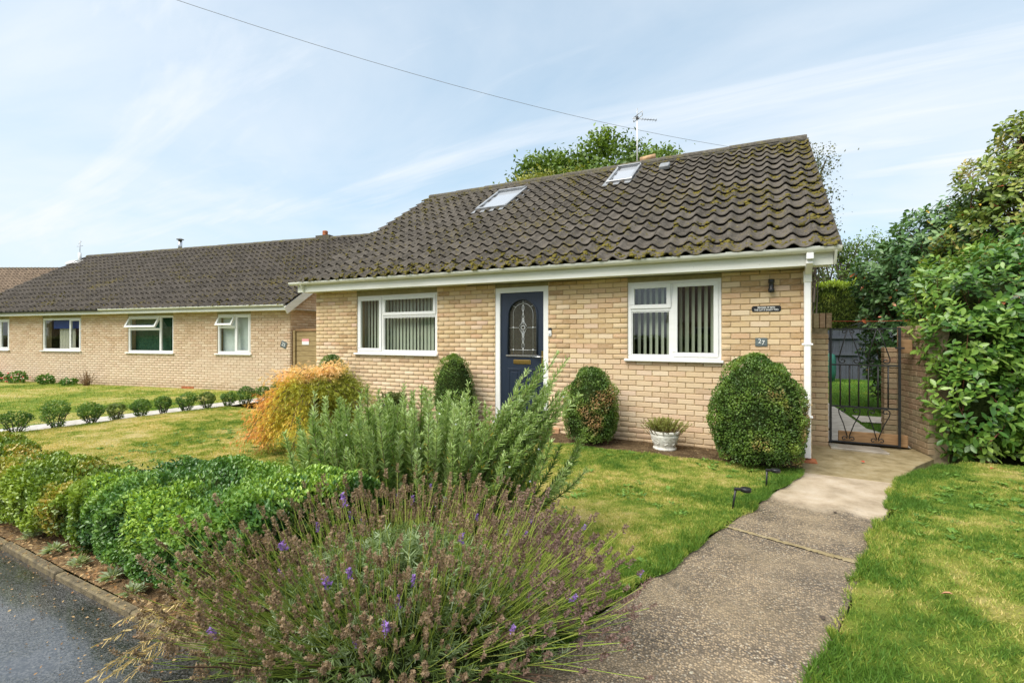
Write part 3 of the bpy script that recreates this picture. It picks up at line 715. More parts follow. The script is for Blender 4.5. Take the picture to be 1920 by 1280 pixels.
# windows of the front
w1 = window(house, *LW[:2], *LW[2:], [(-6.985, -6.930, LW[2] + .05, LW[3] - .05), (-6.930, LW[1] - .05, 1.875, 1.925)],
            [(LW[0] + .05, -6.985, LW[2] + .05, LW[3] - .05, 'sash'), (-6.930, LW[1] - .05, 1.925, LW[3] - .05, 'sash'), (-6.930, LW[1] - .05, LW[2] + .05, 1.875, 'fixed')])
w2 = window(house, *RW[:2], *RW[2:], [(-1.660, -1.605, RW[2] + .05, RW[3] - .05), (RW[0] + .05, -1.660, 1.865, 1.915)],
            [(RW[0] + .05, -1.660, 1.915, RW[3] - .05, 'sash'), (-1.605, RW[1] - .05, RW[2] + .05, RW[3] - .05, 'sash'), (RW[0] + .05, -1.660, RW[2] + .05, 1.865, 'fixed')])
def vblind(win, x0, x1, z0, z1, label, ang):
    b = thing('vertical_blind', label, 'blind', ((x0 + x1) / 2, 0.19, z0))
    MB().box(x0, x1, 0.17, 0.21, z1 - .03, z1).build('head_rail', M_white, b, 0, True)
    sl = MB(); n = 5
    v = []
    for j in range(n):
        u = -0.0445 + 0.089 * j / (n - 1); v += [(u, 0.006 * math.sin(math.pi * j / (n - 1)), 0), (u, 0.006 * math.sin(math.pi * j / (n - 1)), z1 - z0 - .03)]
    sl.add(v, [(2 * j, 2 * j + 2, 2 * j + 3, 2 * j + 1) for j in range(n - 1)], True); me = sl.mesh('slat'); me.materials.append(M_blind)
    k = int((x1 - x0) / 0.083)
    for i in range(k):
        o = link('slat', me, b); o.location = (x0 + 0.04 + i * 0.083 - b.location[0], 0, 0); o.rotation_euler = (0, 0, R(ang + random.uniform(-5, 5)))
vblind(w1, LW[0], LW[1], LW[2] + .02, LW[3], 'pale green vertical blind behind the three-light window left of the door', -18)
vblind(w2, RW[0], RW[1], RW[2] + .02, RW[3], 'pale green vertical blind behind the window next to the number plaque', -52)

# front door
M_step = plain('worn_brick_step', (0.46, 0.27, 0.15), 0.85, 0.15, 0.25, 14)
m = MB(); box_frame(m, DW[0], DW[1], DW[2] - 0.03, DW[3], 0.085, 0.0, 0.09)
df = m.build('door_frame', M_white, house, 0.004)
MB().box(DW[0] - .02, DW[1] + .05, -0.09, 0.05, 0.088, 0.124).build('threshold', M_white, df, 0.005)
MB().box(-4.75, -3.3, -0.045, -0.006, -0.05, 0.085).build('step', M_step, df, 0.006)
dx0, dx1, dz0, dz1 = DW[0] + .086, DW[1] - .086, 0.182, 2.226
dl = None
gx0, gx1, gz0, gzt = -4.227, -3.700, 1.205, 2.115; gcx = (gx0 + gx1) / 2; gr = (gx1 - gx0) / 2; gza = gzt - gr
arc = [(gcx + gr * math.cos(a), gza + gr * math.sin(a)) for a in [math.pi * i / 20 for i in range(21)]]
DY0, DY1 = 0.03, 0.075
m = MB()
m.prism([(dx0, dz0), (dx1, dz0), (dx1, gz0), (dx0, gz0)], DY0, DY1)
m.prism([(dx0, gz0), (gx0, gz0), (gx0, gza), (dx0, gza)], DY0, DY1); m.prism([(gx1, gz0), (dx1, gz0), (dx1, gza), (gx1, gza)], DY0, DY1)
m.prism([(dx0, gza), (gx0, gza)] + [p for p in reversed(arc)][1:11] + [(gcx, dz1), (dx0, dz1)], DY0, DY1)
m.prism([(gcx, gzt)] + [p for p in reversed(arc)][11:21] + [(dx1, gza), (dx1, dz1), (gcx, dz1)], DY0, DY1)
door = m.build('front_door', M_navy, house)
bead = [(gx0, DY0 - .004, gz0)] + [(x, DY0 - .004, z) for x, z in reversed(arc)] + [(gx1, DY0 - .004, gz0)]
MB().tube(bead, 0.014, 8).build('arch_moulding', M_navy, door)
MB().box(gx0 - .035, gx1 + .035, DY0 - .022, DY0 - .001, gz0 - .022, gz0 + .004).build('glazing_sill', M_chrome, door, 0.003)
MB().prism([(gx0 + .001, gz0 + .001), (gx1 - .001, gz0 + .001)] + [(gcx + (x - gcx) * .995, z) for x, z in arc], DY0 + 0.022, DY0 + 0.022).build('door_glass', M_reflglass, door)
LY = DY0 + 0.018
m = MB()
def ld(pts, r=0.0032): m.tube([(x, LY, z) for x, z in pts], r, 5)
ir = gr - 0.085; iz = gza + 0.02
inner = [(gcx - ir, gz0)] + [(gcx + ir * math.cos(a), iz + ir * math.sin(a) * 1.0) for a in [math.pi - math.pi * i / 16 for i in range(17)]] + [(gcx + ir, gz0)]
ld(inner); ld([(gx0, 1.292), (gx1, 1.292)]); ld([(gx0, 1.655), (gcx - .07, 1.655)]); ld([(gcx + .07, 1.655), (gx1, 1.655)])
ld([(gcx, gz0), (gcx, 1.33)]); ld([(gcx, iz + ir), (gcx, gzt)])
for s_ in (-1, 1):
    a = math.pi / 2 - s_ * 0.85
    ld([(gcx + ir * math.cos(a), iz + ir * math.sin(a)), (gcx + gr * math.cos(a), gza + gr * math.sin(a))])
    for zz in (1.292, 1.655): m.lathe([(0.0, 0), (0.012, 0)], k=6); 
    for dz, w_, h_ in ((1.655, 0.075, 0.12), (1.655, 0.045, 0.17), (1.97, 0.028, 0.06), (1.36, 0.030, 0.065), (1.80, 0.026, 0.10), (1.50, 0.026, 0.11)):
        ld([(gcx + s_ * w_ * math.sin(math.pi * i / 8) * (0.75 + 0.25 * math.cos(6 * math.pi * i / 8)), dz - h_ + 2 * h_ * i / 8) for i in range(9)], 0.0036)
ld([(gcx, 1.33), (gcx, 1.56)], .004); ld([(gcx, 1.74), (gcx, 2.03)], .004)
ld([(gcx + 0.028 * math.cos(a), 1.655 + 0.032 * math.sin(a)) for a in [2 * math.pi * i / 12 for i in range(13)]], .005)
m.build('leadwork', M_lead, door)
for zz in (1.292, 1.655):
    for s_ in (-1, 1):
        MB().tube([(gcx + s_ * ir, LY - .006, zz), (gcx + s_ * ir, LY + .003, zz)], 0.014, 8).build('lead_boss', M_lead, door)
MB().box(-4.130, -3.815, DY0 - .012, DY0 - .001, 1.062, 1.132).build('letterbox', M_brass, door, 0.006)
MB().box(-4.105, -3.84, DY0 - .018, DY0 - .0125, 1.075, 1.119).build('letterbox_flap', M_brass, door, 0.004)
h = MB().box(-3.628, -3.590, DY0 - .013, DY0 - .001, 1.035, 1.280).build('handle_plate', M_brass, door, 0.005)
MB().tube([(-3.609, DY0 - .013, 1.185), (-3.609, DY0 - .05, 1.185), (-3.63, DY0 - .058, 1.186), (-3.765, DY0 - .058, 1.180)], 0.010, 8).build('handle_lever', M_chrome, h)
for px0, px1 in ((-4.235, -3.995), (-3.935, -3.695)):
    m = MB(); box_frame(m, px0, px1, 0.34, 0.99, 0.032, DY0 - .007, DY0 - .0008); m.build('panel_moulding', M_navy, door, 0.004)
    MB().box(px0 + .06, px1 - .06, DY0 - .006, DY0 - .0008, 0.40, 0.93).build('raised_panel', M_navy, door, 0.005)

# roof: deck, tiles, ridge, moss
EAVE_Y, EAVE_Z, SL = -0.43, 2.575 - 0.10 * 0.6495 + 0.014, 0.6495
pa_ = math.atan(SL); RX1 = 0.25; COLS, ROWS = 38, 15; RX0 = RX1 - COLS * TW
def roofz(x, y): return EAVE_Z + SL * (y - EAVE_Y) + TILT * x
RY = 3.90
m = MB()
v = [(RX0, EAVE_Y + .05, roofz(RX0, EAVE_Y + .05) - .055), (RX1 - .02, EAVE_Y + .05, roofz(RX1, EAVE_Y + .05) - .055), (RX1 - .02, RY, roofz(RX1, RY) - .055), (RX0, RY, roofz(RX0, RY) - .055)]
v2 = [(a, 2 * RY - b, c) for a, b, c in v[:2]]
m.add(v + v2, [(0, 1, 2, 3), (3, 2, 5, 4)])
roof = m.build('roof', M_ridge, house)
ux = Vector((1, 0, TILT)).normalized(); uv = Vector((0, 1, SL)).normalized(); uw = ux.cross(uv).normalized()
RM = Matrix(((ux.x, uv.x, uw.x, RX0), (ux.y, uv.y, uw.y, EAVE_Y), (ux.z, uv.z, uw.z, roofz(RX0, EAVE_Y)), (0, 0, 0, 1)))
def on_sky(c, r):
    x = RX0 + (c + .5) * TW; y = EAVE_Y + (r * TG + .17) * math.cos(pa_)
    return (-6.22 < x < -5.45 and 2.32 < y < 3.30) or (-3.36 < x < -2.84 and 2.9 < y < 3.72)
roof_tiles(roof, RM, COLS, ROWS, M_tile, 300, lambda c, r: (COLS - c) * 1.0 + r * 1.3, on_sky)
ridge_tiles(roof, (RX0 + .02, RY + .02, roofz(RX0, RY) + .045), (RX1 + .03, RY + .02, roofz(RX1, RY) + .045), 0.45, M_ridge, 0.135)
# mortar bedding along the ridge and the verges
m = MB().tube([(RX0, RY - .10, roofz(RX0, RY - .10) + .012), (RX1, RY - .10, roofz(RX1, RY - .1) + .012)], 0.045, 6); m.build('ridge_bedding', M_ridge, roof)
for x in (RX1 + .005, RX0 - .005):
    m = MB(); m.obox((x, (EAVE_Y + RY) / 2 + .02, roofz(x, (EAVE_Y + RY) / 2 + .02) - .025), (0.022, 0, 0), tuple(uv * ((RY - EAVE_Y) / 2 / math.cos(pa_))), tuple(uw * 0.03)); m.build('verge_mortar', M_ridge, roof)
# moss cushions, thick at the eaves and the right-hand verge
n = 34000; u = RNG.random(n) * COLS * TW; v = RNG.random(n) * ROWS * TG
dn = vnoise(np.c_[u, v], 1.1, 21, 4) * 0.5 + vnoise(np.c_[u, v], 7, 5, 2) * 0.60
dn = dn + 0.24 * np.exp(-v / 0.35) + 0.15 * np.exp(-(COLS * TW - u) / 0.30) + 0.14 * np.exp(-(ROWS * TG - v) / 0.5) + 0.03 * (u / 9)
fr = (v % TG) / TG; dn = dn + 0.08 * (fr > .86)
k = dn > 0.735; u, v = u[k][:10500], v[k][:10500]; dn = dn[k][:10500]
ph = (u % TW) / TW * 2 * np.pi; wv = TA * (np.cos(ph - .6) + .22 * np.cos(2 * ph - 1.2)) + 0.042 * (1 - (v % TG) / TG)
uxa, uva, uwa = map(np.array, (ux, uv, uw)); o0 = np.array((RX0, EAVE_Y, roofz(RX0, EAVE_Y)))
Pm = o0 + u[:, None] * uxa + v[:, None] * uva + wv[:, None] * uwa
sz = 0.008 + 0.022 * RNG.random(len(u)) ** 2 + 0.03 * (dn - .72)
xx, yy = Pm[:, 0], Pm[:, 1]
ok = ~(((xx > -6.35) & (xx < -5.35) & (yy > 2.2) & (yy < 3.4)) | ((xx > -3.5) & (xx < -2.8) & (yy > 2.8) & (yy < 3.8)))
iv, jf = ico(); q = rdir(len(u)); Mx = np.stack([uxa[None] + 0 * q, uva[None] + 0 * q, uwa[None] + 0 * q], axis=2)
S = np.c_[sz * RNG.uniform(.8, 1.5, len(u)), sz * RNG.uniform(.8, 1.5, len(u)), sz * RNG.uniform(.45, .8, len(u))]
scatter('moss', iv, jf, Pm[ok], Mx[ok], S[ok], np.ones((ok.sum(), 3)), M_moss, roof, False, True)

# skylights, vent tile, clay vent on the ridge
def rp3(x, y, w=0.0): return Vector((x, y, roofz(x, y))) + uw * w
def skylight(x0, x1, y0, y1):
    m = MB(); xm, ym = (x0 + x1) / 2, (y0 + y1) / 2; hx, hv = (x1 - x0) / 2, (y1 - y0) / 2 / math.cos(pa_)
    def bar(cx, cv, ax, av, w0, w1):
        c = rp3(xm, ym) + ux * cx + uv * cv + uw * ((w0 + w1) / 2); m.obox(c, ux * ax, uv * av, uw * ((w1 - w0) / 2))
    f = 0.055
    bar(0, hv - f / 2, hx, f / 2, -.03, .10); bar(0, -hv + f / 2, hx, f / 2, -.03, .085); bar(-hx + f / 2, 0, f / 2, hv - f, -.03, .092); bar(hx - f / 2, 0, f / 2, hv - f, -.03, .092)
    s_ = m.build('skylight', M_alu, house, 0.006)
    m = MB(); bar(0, 0, hx - f, hv - f, 0.035, 0.055); m.build('pane', M_skyglass, s_)
    m = MB(); bar(0, -hv - .06, hx + .06, .075, .022, .036); bar(-hx - .035, 0, .033, hv, .018, .03); bar(hx + .035, 0, .033, hv, .018, .03); m.build('flashing', M_flash, s_)
    m = MB(); bar(0, hv - .03, hx * .92, .035, .10, .118); m.build('top_hood', M_flash, s_, 0.005)
skylight(-6.25, -5.45, 2.26, 3.32); skylight(-3.40, -2.86, 2.84, 3.74)
m = MB(); c = rp3(-2.30, 3.32, .07); m.obox(c, ux * .10, uv * .13, uw * .045); m.build('roof_vent', M_flash, house, 0.03, False, 3)
o = MB().tube([(-2.93, RY, 5.475), (-2.60, RY, 5.487)], [0.065, 0.075], 10).build('clay_ridge_vent', M_orange, house)

# fascia, soffit, gutter, downpipe, bargeboards
def shear(mb): mb.v = [(x, y, z + TILT * x) for x, y, z in mb.v]; return mb
shear(MB().box(-8.95, 0.205, -0.305, -0.283, 2.337, 2.50)).build('fascia', M_trim, house, 0.003)
shear(MB().box(-8.94, 0.19, -0.283, 0.0, 2.350, 2.362)).build('soffit', M_trim, house)
def gutter(parent, x0, x1, yc, zt, r, mat, jx, tilt, joints=()):
    k = 10; v = []; f = []
    for x in (x0, x1):
        for rr in (r, r - .004):
            for j in range(k + 1):
                a = math.pi + math.pi * j / k; v.append((x, yc + rr * math.cos(a), zt + rr * math.sin(a) + tilt * x))
    n = k + 1
    for j in range(k):
        f += [(j, j + 1, 2 * n + j + 1, 2 * n + j), (n + j, 3 * n + j, 3 * n + j + 1, n + j + 1), (j, n + j, n + j + 1, j + 1), (2 * n + j, 2 * n + j + 1, 3 * n + j + 1, 3 * n + j)]
    f += [(0, 2 * n, 3 * n, n), (k, n + k, 3 * n + k, 2 * n + k), tuple(range(n)), tuple(range(2 * n, 3 * n))]
    g_ = MB().add(v, f, False).build('gutter', mat, parent)
    for x in jx:
        wj = 0.065 if x in joints else 0.014; b = MB(); vv = []; ff = []
        for xx in (x - wj, x + wj):
            for j in range(k + 1):
                a = math.pi * 0.97 + math.pi * 1.06 * j / k; rr = r + 0.0045; vv.append((xx, yc + rr * math.cos(a), zt + rr * math.sin(a) + tilt * xx + 0.003))
        ff = [(j, j + 1, n + j + 1, n + j) for j in range(k)] + [tuple(range(n)), tuple(range(2 * n - 1, n - 1, -1))]
        b.add(vv, ff).build('gutter_joint' if x in joints else 'gutter_bracket', mat, g_)
    return g_
gut = gutter(house, -9.09, 0.275, -0.366, 2.535, 0.060, M_trim, [-8.6, -7.7, -6.9, -6.35, -5.9, -5.05, -4.15, -3.3, -2.4, -1.55, -0.86, -0.5, 0.0, 0.235], TILT, (-6.35, -0.86, -0.02, 0.0))
dp = MB().box(-0.072, 0.000, -0.135, -0.062, 0.03, 2.28).build('downpipe', M_white, house, 0.008)
MB().box(-0.068, 0.006, -0.41, -0.31, 2.40, 2.475).obox((-0.033, -0.235, 2.335), (0.035, 0, 0), (0, 0.125, -0.055), (0, 0.016, 0.034)).build('downpipe_offset', M_white, dp, 0.006)
MB().box(-0.078, 0.006, -0.141, -0.056, 2.16, 2.30).build('pipe_socket', M_trim, dp, 0.006)
for z in (1.40, 0.52): MB().box(-0.095, 0.020, -0.143, -0.055, z, z + .022).build('pipe_clip', M_white, dp, 0.003)
MB().box(-0.16, 0.06, -0.22, -0.02, -0.02, 0.016).build('gully_surround', M_brickred, house, 0.01)
for x in (RX1 - .03, RX0 + .03):
    m = MB(); m.obox((x, (EAVE_Y + RY) / 2, roofz(x, (EAVE_Y + RY) / 2) - .16), (0.012, 0, 0), tuple(uv * 2.5), tuple(uw * .085)); m.build('bargeboard', M_trim, house)
tag(MB().tube([(x, -0.03 - 0.02 * math.sin(x * 3), 2.337 + TILT * x + 0.006 * math.sin(x * 5)) for x in np.linspace(-5.0, -0.03, 40)], 0.0045, 5).build('cable', M_black), 'thin black cable clipped along the wall top under the fascia', 'cable')

# things fixed to the front wall
FW = -0.008
L = thing('wall_lamp', 'black cylindrical up-and-down lamp on the brick wall under the gutter', 'lamp', (-0.42, FW, 2.06))
MB().lathe([(0.030, 0.0), (0.036, .005), (0.036, .045), (0.028, .055), (0.028, .115), (0.036, .125), (0.036, .162), (0.030, .167)], (-0.42, FW - .06, 2.06), 14).build('lamp_body', M_black, L, 0, True)
MB().box(-0.445, -0.395, FW - .03, FW + .002, 2.10, 2.18).build('back_plate', M_black, L, 0.004, True)
def text(body, size, loc, mat, parent, rot=(R(90), 0, 0), ext=0.0008, name='lettering', sx=1.0, bold=0.0):
    cu = bpy.data.curves.new('lettering', 'FONT'); cu.body = body; cu.size = size; cu.align_x = 'CENTER'; cu.align_y = 'CENTER'; cu.extrude = ext; cu.offset = bold
    to = bpy.data.objects.new('lettering', cu); COL.objects.link(to)
    me = bpy.data.meshes.new_from_object(to.evaluated_get(bpy.context.evaluated_depsgraph_get()) if False else to)
    bpy.data.objects.remove(to); bpy.data.curves.remove(cu)
    o = link(name, me, parent, mat); o.location = loc; o.rotation_euler = rot; o.scale = (sx, 1, 1); return o
P = thing('sign_plaque', 'narrow black plaque with two lines of white capitals under the wall lamp', 'sign', (-0.476, FW, 1.82))
c_ = 0.018
MB().prism([(-.165, c_), (-.150, 0), (.150, 0), (.165, c_), (.165, .077 - c_), (.150, .077), (-.150, .077), (-.165, .077 - c_)], -.010, 0.002).build('plate', M_black, P, 0.002)
text('BEWARE OF MAN', 0.030, (0, -.0112, .054), M_paint, P, sx=0.82, bold=0.0006); text('THE CAT IS SHADY TOO', 0.030, (0, -.0112, .024), M_paint, P, sx=0.82, bold=0.0006)
P = thing('house_number', 'slate plaque carved with the number 27 on the front wall', 'sign', (-0.532, FW, 1.381))
MB().prism([(-.07, .004), (-.04, 0), (.03, .003), (.068, 0), (.07, .05), (.069, .106), (.02, .109), (-.068, .107)], -.014, .002).build('plate', M_slate, P, 0.002)
text('2', 0.078, (-.018, -.0152, .063), M_paint, P); text('7', 0.078, (.022, -.0152, .044), M_paint, P)
P = thing('doorbell', 'small black and white video doorbell beside the door frame', 'doorbell', (-3.460, FW, 1.515))
MB().box(-.026, .026, -.026, .002, 0, .09).build('body', M_white, P, 0.006); MB().box(-.0265, .0265, -.0265, .002, .0902, .128).build('camera_cover', M_black, P, 0.006)
MB().tube([(0, -.0262, .03), (0, -.031, .03)], 0.012, 12).build('button', M_alu, P)
# aerial on the ridge
A = thing('tv_aerial', 'white mast with a small television aerial rising above the mossy ridge', 'aerial', (-3.0, RY, 5.36))
MB().tube([(0, 0, 0.02), (0, 0, 1.08)], 0.016, 8).build('mast', M_white, A)
MB().tube([(0, 0, 1.0), (0, 0, 1.30)], [0.013, 0.008], 6).build('mast_tip', M_alu, A)
bd = Vector((0.80, 0.35, -0.10)).normalized(); pd = Vector((-bd.y, bd.x, 0)).normalized(); b0 = Vector((0.02, -.02, 1.05))
MB().tube([b0 - bd * .12, b0 + bd * .42], 0.009, 6).build('boom', M_alu, A)
for i in range(6): MB().tube([b0 + bd * (.10 + .06 * i) - pd * .07, b0 + bd * (.10 + .06 * i) + pd * .07], 0.004, 5).build('director', M_alu, A)
m = MB(); ax = Vector((.62, -.35, .16)).normalized()
for zc_ in (0.0, 0.10):
    m.tube([b0 - ax * .13 + Vector((0, 0, zc_)), b0 + ax * .13 + Vector((0, 0, zc_))], .008, 6)
for s_ in (-1, 1): m.tube([b0 + ax * .13 * s_, b0 + ax * .13 * s_ + Vector((0, 0, .10))], .008, 6)
m.build('reflector_frame', M_alu, A); MB().box(-.03, .03, -.045, .03, 1.05, 1.10).build('clamp', M_black, A, 0.006)
# overhead telephone wire
pts = []
a, b = Vector((-15.5, -7.5, 8.33)), Vector((0.6, 10.3, 6.95))
for i in range(25):
    u_ = i / 24; p = a.lerp(b, u_); p.z -= 3.5 * (u_ - .33) * (.94 - u_); pts.append(p)
tag(MB().tube(pts, 0.005, 5).build('telephone_wire', M_wire), 'thin grey telephone wire running over the roof ridge across the sky', 'wire')

# ================================================================== the neighbouring bungalow (turned 10 degrees)
NB = thing('neighbouring_bungalow', 'pale brick bungalow with dark tiled roof and two propped-open windows', 'house', (-12.016, 1.857, 0), R(10))
NW = [(-2.64, -1.40, 1.0, 2.17), (-6.35, -4.40, 1.0, 2.17), (-10.50, -8.55, 1.03, 2.15), (-14.2, -12.31, 1.03, 2.15)]
NL = 14.95
nwall = holed_wall('front_wall', M_mortar, NB, -NL, 0, -.16, 2.36, NW, 0, .25)
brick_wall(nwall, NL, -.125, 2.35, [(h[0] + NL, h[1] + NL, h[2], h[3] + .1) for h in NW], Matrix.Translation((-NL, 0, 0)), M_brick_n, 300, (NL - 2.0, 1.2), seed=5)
gab = MB().box(-.25, 0, .252, 8.2, -.16, 2.36)
gab.add([(-.25, .0, 2.36), (0, .0, 2.36), (0, 8.2, 2.36), (-.25, 8.2, 2.36), (-.25, 4.1, 4.95), (0, 4.1, 4.95)], [(0, 1, 5, 4), (1, 2, 5), (3, 0, 4), (2, 3, 4, 5)])
gw = gab.build('gable_wall', M_mortar, NB)
gm = Matrix.Translation((0, 0, 0)) @ Matrix.Rotation(R(90), 4, 'Z')
# gable bricks: clip to the rake with steps hidden behind the bargeboard
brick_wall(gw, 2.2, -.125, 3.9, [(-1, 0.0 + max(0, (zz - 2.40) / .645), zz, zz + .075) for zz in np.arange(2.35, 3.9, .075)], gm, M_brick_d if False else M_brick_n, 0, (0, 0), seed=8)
MB().box(-NL, -NL + .25, .252, 8.2, -.16, 2.36).box(-NL, 0, 8.201, 8.4, -.16, 2.36).build('rear_walls', M_brickcourse, NB)
MB().box(-NL + .25, -.26, .26, 8.1, -.1, .0).box(-NL + .25, -.26, 3.5, 3.6, 0, 2.36).box(-NL + .25, -.26, .26, 8.1, 2.31, 2.36).box(-3.6, -3.5, .26, 3.5, 0, 2.3).box(-7.6, -7.5, .26, 3.5, 0, 2.3).build('interior', M_dark, NB)
def nwin(h, mx, tz, kinds):
    x0, x1, z0, z1 = h; z0 = z0 + .03
    mull = [(mx - .028, mx + .028, z0 + .05, z1 - .05)]; L_ = []
    if tz: mull.append((x0 + .05, mx - .028, tz - .025, tz + .025)); L_ = [(x0 + .05, mx - .028, tz + .025, z1 - .05, kinds[0]), (x0 + .05, mx - .028, z0 + .05, tz - .025, 'fixed')]
    else: L_ = [(x0 + .05, mx - .028, z0 + .05, z1 - .05, 'fixed')]
    L_.append((mx + .028, x1 - .05, z0 + .05, z1 - .05, kinds[1]))
    window(NB, x0, x1, z0, z1, mull, L_, sill=(0.07, 0.05))
nwin(NW[0], -1.97, 1.80, ('open', 'sash')); nwin(NW[1], -4.97, 1.76, ('open', 'fixed')); nwin(NW[2], -9.13, None, (0, 'sash')); nwin(NW[3], -12.85, None, (0, 'sash'))
for h in NW: MB().box(h[0], h[1], -.004, .05, h[3] + .001, 2.36).build('lintel', M_lintel, NB)
def in_n(x, y, z): return NB.matrix_basis @ Vector((x, y, z))
def inner(name, label, cat, box, mat, bev=0):
    o = MB().box(*box).build(name, mat, None, bev); o.location = NB.location; o.rotation_euler = (0, 0, R(10)); return tag(o, label, cat)
inner('roller_blind', 'pale blind filling the small window nearest the timber side gate', 'blind', (-2.60, -1.44, .16, .17, 1.03, 2.15), M_blindw)
inner('roller_blind', 'short blue blind at the top of the window with a cream curtain', 'blind', (-10.2, -8.6, .15, .16, 1.80, 2.13), M_blueblind)
cv = []; 
for i in range(25):
    x = -10.05 + i * .85 / 24; cv += [(x, .24 + .025 * math.sin(i * 1.5), 1.06), (x, .24 + .025 * math.sin(i * 1.5), 1.85)]
o = MB().add(cv, [(2 * i, 2 * i + 2, 2 * i + 3, 2 * i + 1) for i in range(24)], True).build('curtain', M_cream); o.location = NB.location; o.rotation_euler = NB.rotation_euler
tag(o, 'cream curtain behind the window with the blue blind', 'curtain')
o = inner('curtain', 'dark green curtain filling the wide window with the propped-open fanlight', 'curtain', (-6.3, -4.75, .20, .22, 1.03, 2.13), plain('green_curtain', (0.035, 0.085, 0.05), .9, .1, .3, 9))
# neighbour's roof
NE_Y, NE_Z = -.38, 2.345; NCOLS = 63; NX1 = 0.20; NX0 = NX1 - NCOLS * TW; NRY = NE_Y + 15 * TG * math.cos(pa_) - 0.02
nz = lambda y: NE_Z + SL * (y - NE_Y)
m = MB(); m.add([(NX0, NE_Y + .05, nz(NE_Y + .05) - .055), (NX1 - .02, NE_Y + .05, nz(NE_Y + .05) - .055), (NX1 - .02, NRY, nz(NRY) - .055), (NX0, NRY, nz(NRY) - .055), (NX1 - .02, 2 * NRY, nz(0) - .055), (NX0, 2 * NRY, nz(0) - .055)], [(0, 1, 2, 3), (3, 2, 4, 5)])
nroof = m.build('roof', M_ridge, NB)
NM = Matrix(((1, 0, 0, NX0), (0, uv.y, -uv.z, NE_Y), (0, uv.z, uv.y, NE_Z), (0, 0, 0, 1)))
roof_tiles(nroof, NM, NCOLS, 15, M_tile_n, 300, lambda c, r: (NCOLS - c) + r * 2.0, seed=9)
ridge_tiles(nroof, (NX0, NRY + .02, nz(NRY) + .035), (NX1 + .03, NRY + .02, nz(NRY) + .035), 0.45, M_ridge, .13)
n = 9000; u = RNG.random(n) * NCOLS * TW; v = RNG.random(n) * 15 * TG
dn = vnoise(np.c_[u, v], 0.9, 31, 4) * .8 + vnoise(np.c_[u, v], 5, 6, 2) * .3 + .16 * np.exp(-(15 * TG - v) / .35) + 0.1 * np.exp(-v / .4) + 0.10 * np.exp(-(NCOLS * TW - u) / 2.0)
k = dn > .68; u, v = u[k][:2600], v[k][:2600]; ph = (u % TW) / TW * 2 * np.pi; wv = TA * (np.cos(ph - .6) + .22 * np.cos(2 * ph - 1.2)) + .042 * (1 - (v % TG) / TG)
Pm = np.c_[NX0 + u, NE_Y + v * uv.y - wv * uv.z, NE_Z + v * uv.z + wv * uv.y]; sz = .012 + .02 * RNG.random(len(u)) ** 2
scatter('moss', iv, jf, Pm, None, np.c_[sz * 1.2, sz, sz * .7], np.ones((len(u), 3)), M_moss, nroof, False, True)
MB().box(-NL - .1, .17, -.305, -.283, 2.235, 2.36).build('fascia', M_trim, NB, .003)
MB().box(-NL - .1, .16, -.283, 0, 2.245, 2.257).build('soffit', M_trim, NB)
gutter(NB, -7.11, .12, -.35, 2.385, .052, M_trim, [-6.6, -5.5, -4.4, -3.3, -2.2, -1.1, -.1], 0)
gutter(NB, -NL - .1, -7.12, -.35, 2.375, .052, M_black, [-14.4, -13.2, -12, -10.8, -9.6, -8.4], 0)
m = MB(); m.obox((.185, 1.85, nz(1.85) - .13), (.014, 0, 0), (0, uv.y * 2.65, uv.z * 2.65), (0, -uv.z * .10, uv.y * .10)); m.build('bargeboard', M_trim, NB)
MB().box(.0, .17, -.3, 3.9, 2.27, 2.28).build('verge_soffit', M_trim, NB)
# roof-top bits
fl = MB().tube([(-9.45 + .1, NRY + .1, nz(NRY) - .05), (-9.35, NRY + .1, nz(NRY) + .42)], .075, 10).build('flue', M_chrome, NB)
MB().lathe([(.0, .06), (.14, .0), (.14, -.02), (0, -.02)], (-9.35, NRY + .1, nz(NRY) + .47), 12, False).build('flue_cowl', M_flash, fl)
ch = MB().box(-2.35, -1.75, NRY - .12, NRY + .12, nz(NRY) - .1, nz(NRY) + .12).build('chimney_base', M_ridge, NB)
MB().box(-2.1, -1.94, NRY - .07, NRY + .07, nz(NRY) + .12, nz(NRY) + .30).build('chimney_pot', M_brickred, ch, .02)
vp = MB().tube([(-14.75, NRY - .35, nz(NRY) - .30), (-14.75, NRY - .35, nz(NRY) + .12)], .06, 10).build('vent_pipe', M_white, NB)
MB().obox((-14.85, NRY - .5, nz(NRY - .5) + .03), (.42, 0, 0), (0, uv.y * .12, uv.z * .12), (0, 0, .025)).build('vent_flashing', M_white, vp)
AE = thing('tv_aerial', 'tiny aerial above the left end of the neighbouring roof', 'aerial', tuple(in_n(-14.75, NRY - .35, nz(NRY) + .1)))
MB().tube([(0, 0, 0), (.03, 0, .55)], .012, 5).tube([(-.1, 0, .42), (.14, 0, .52)], .010, 5).tube([(-.06, -.08, .30), (.08, .08, .34)], .010, 5).build('mast', M_alu, AE)
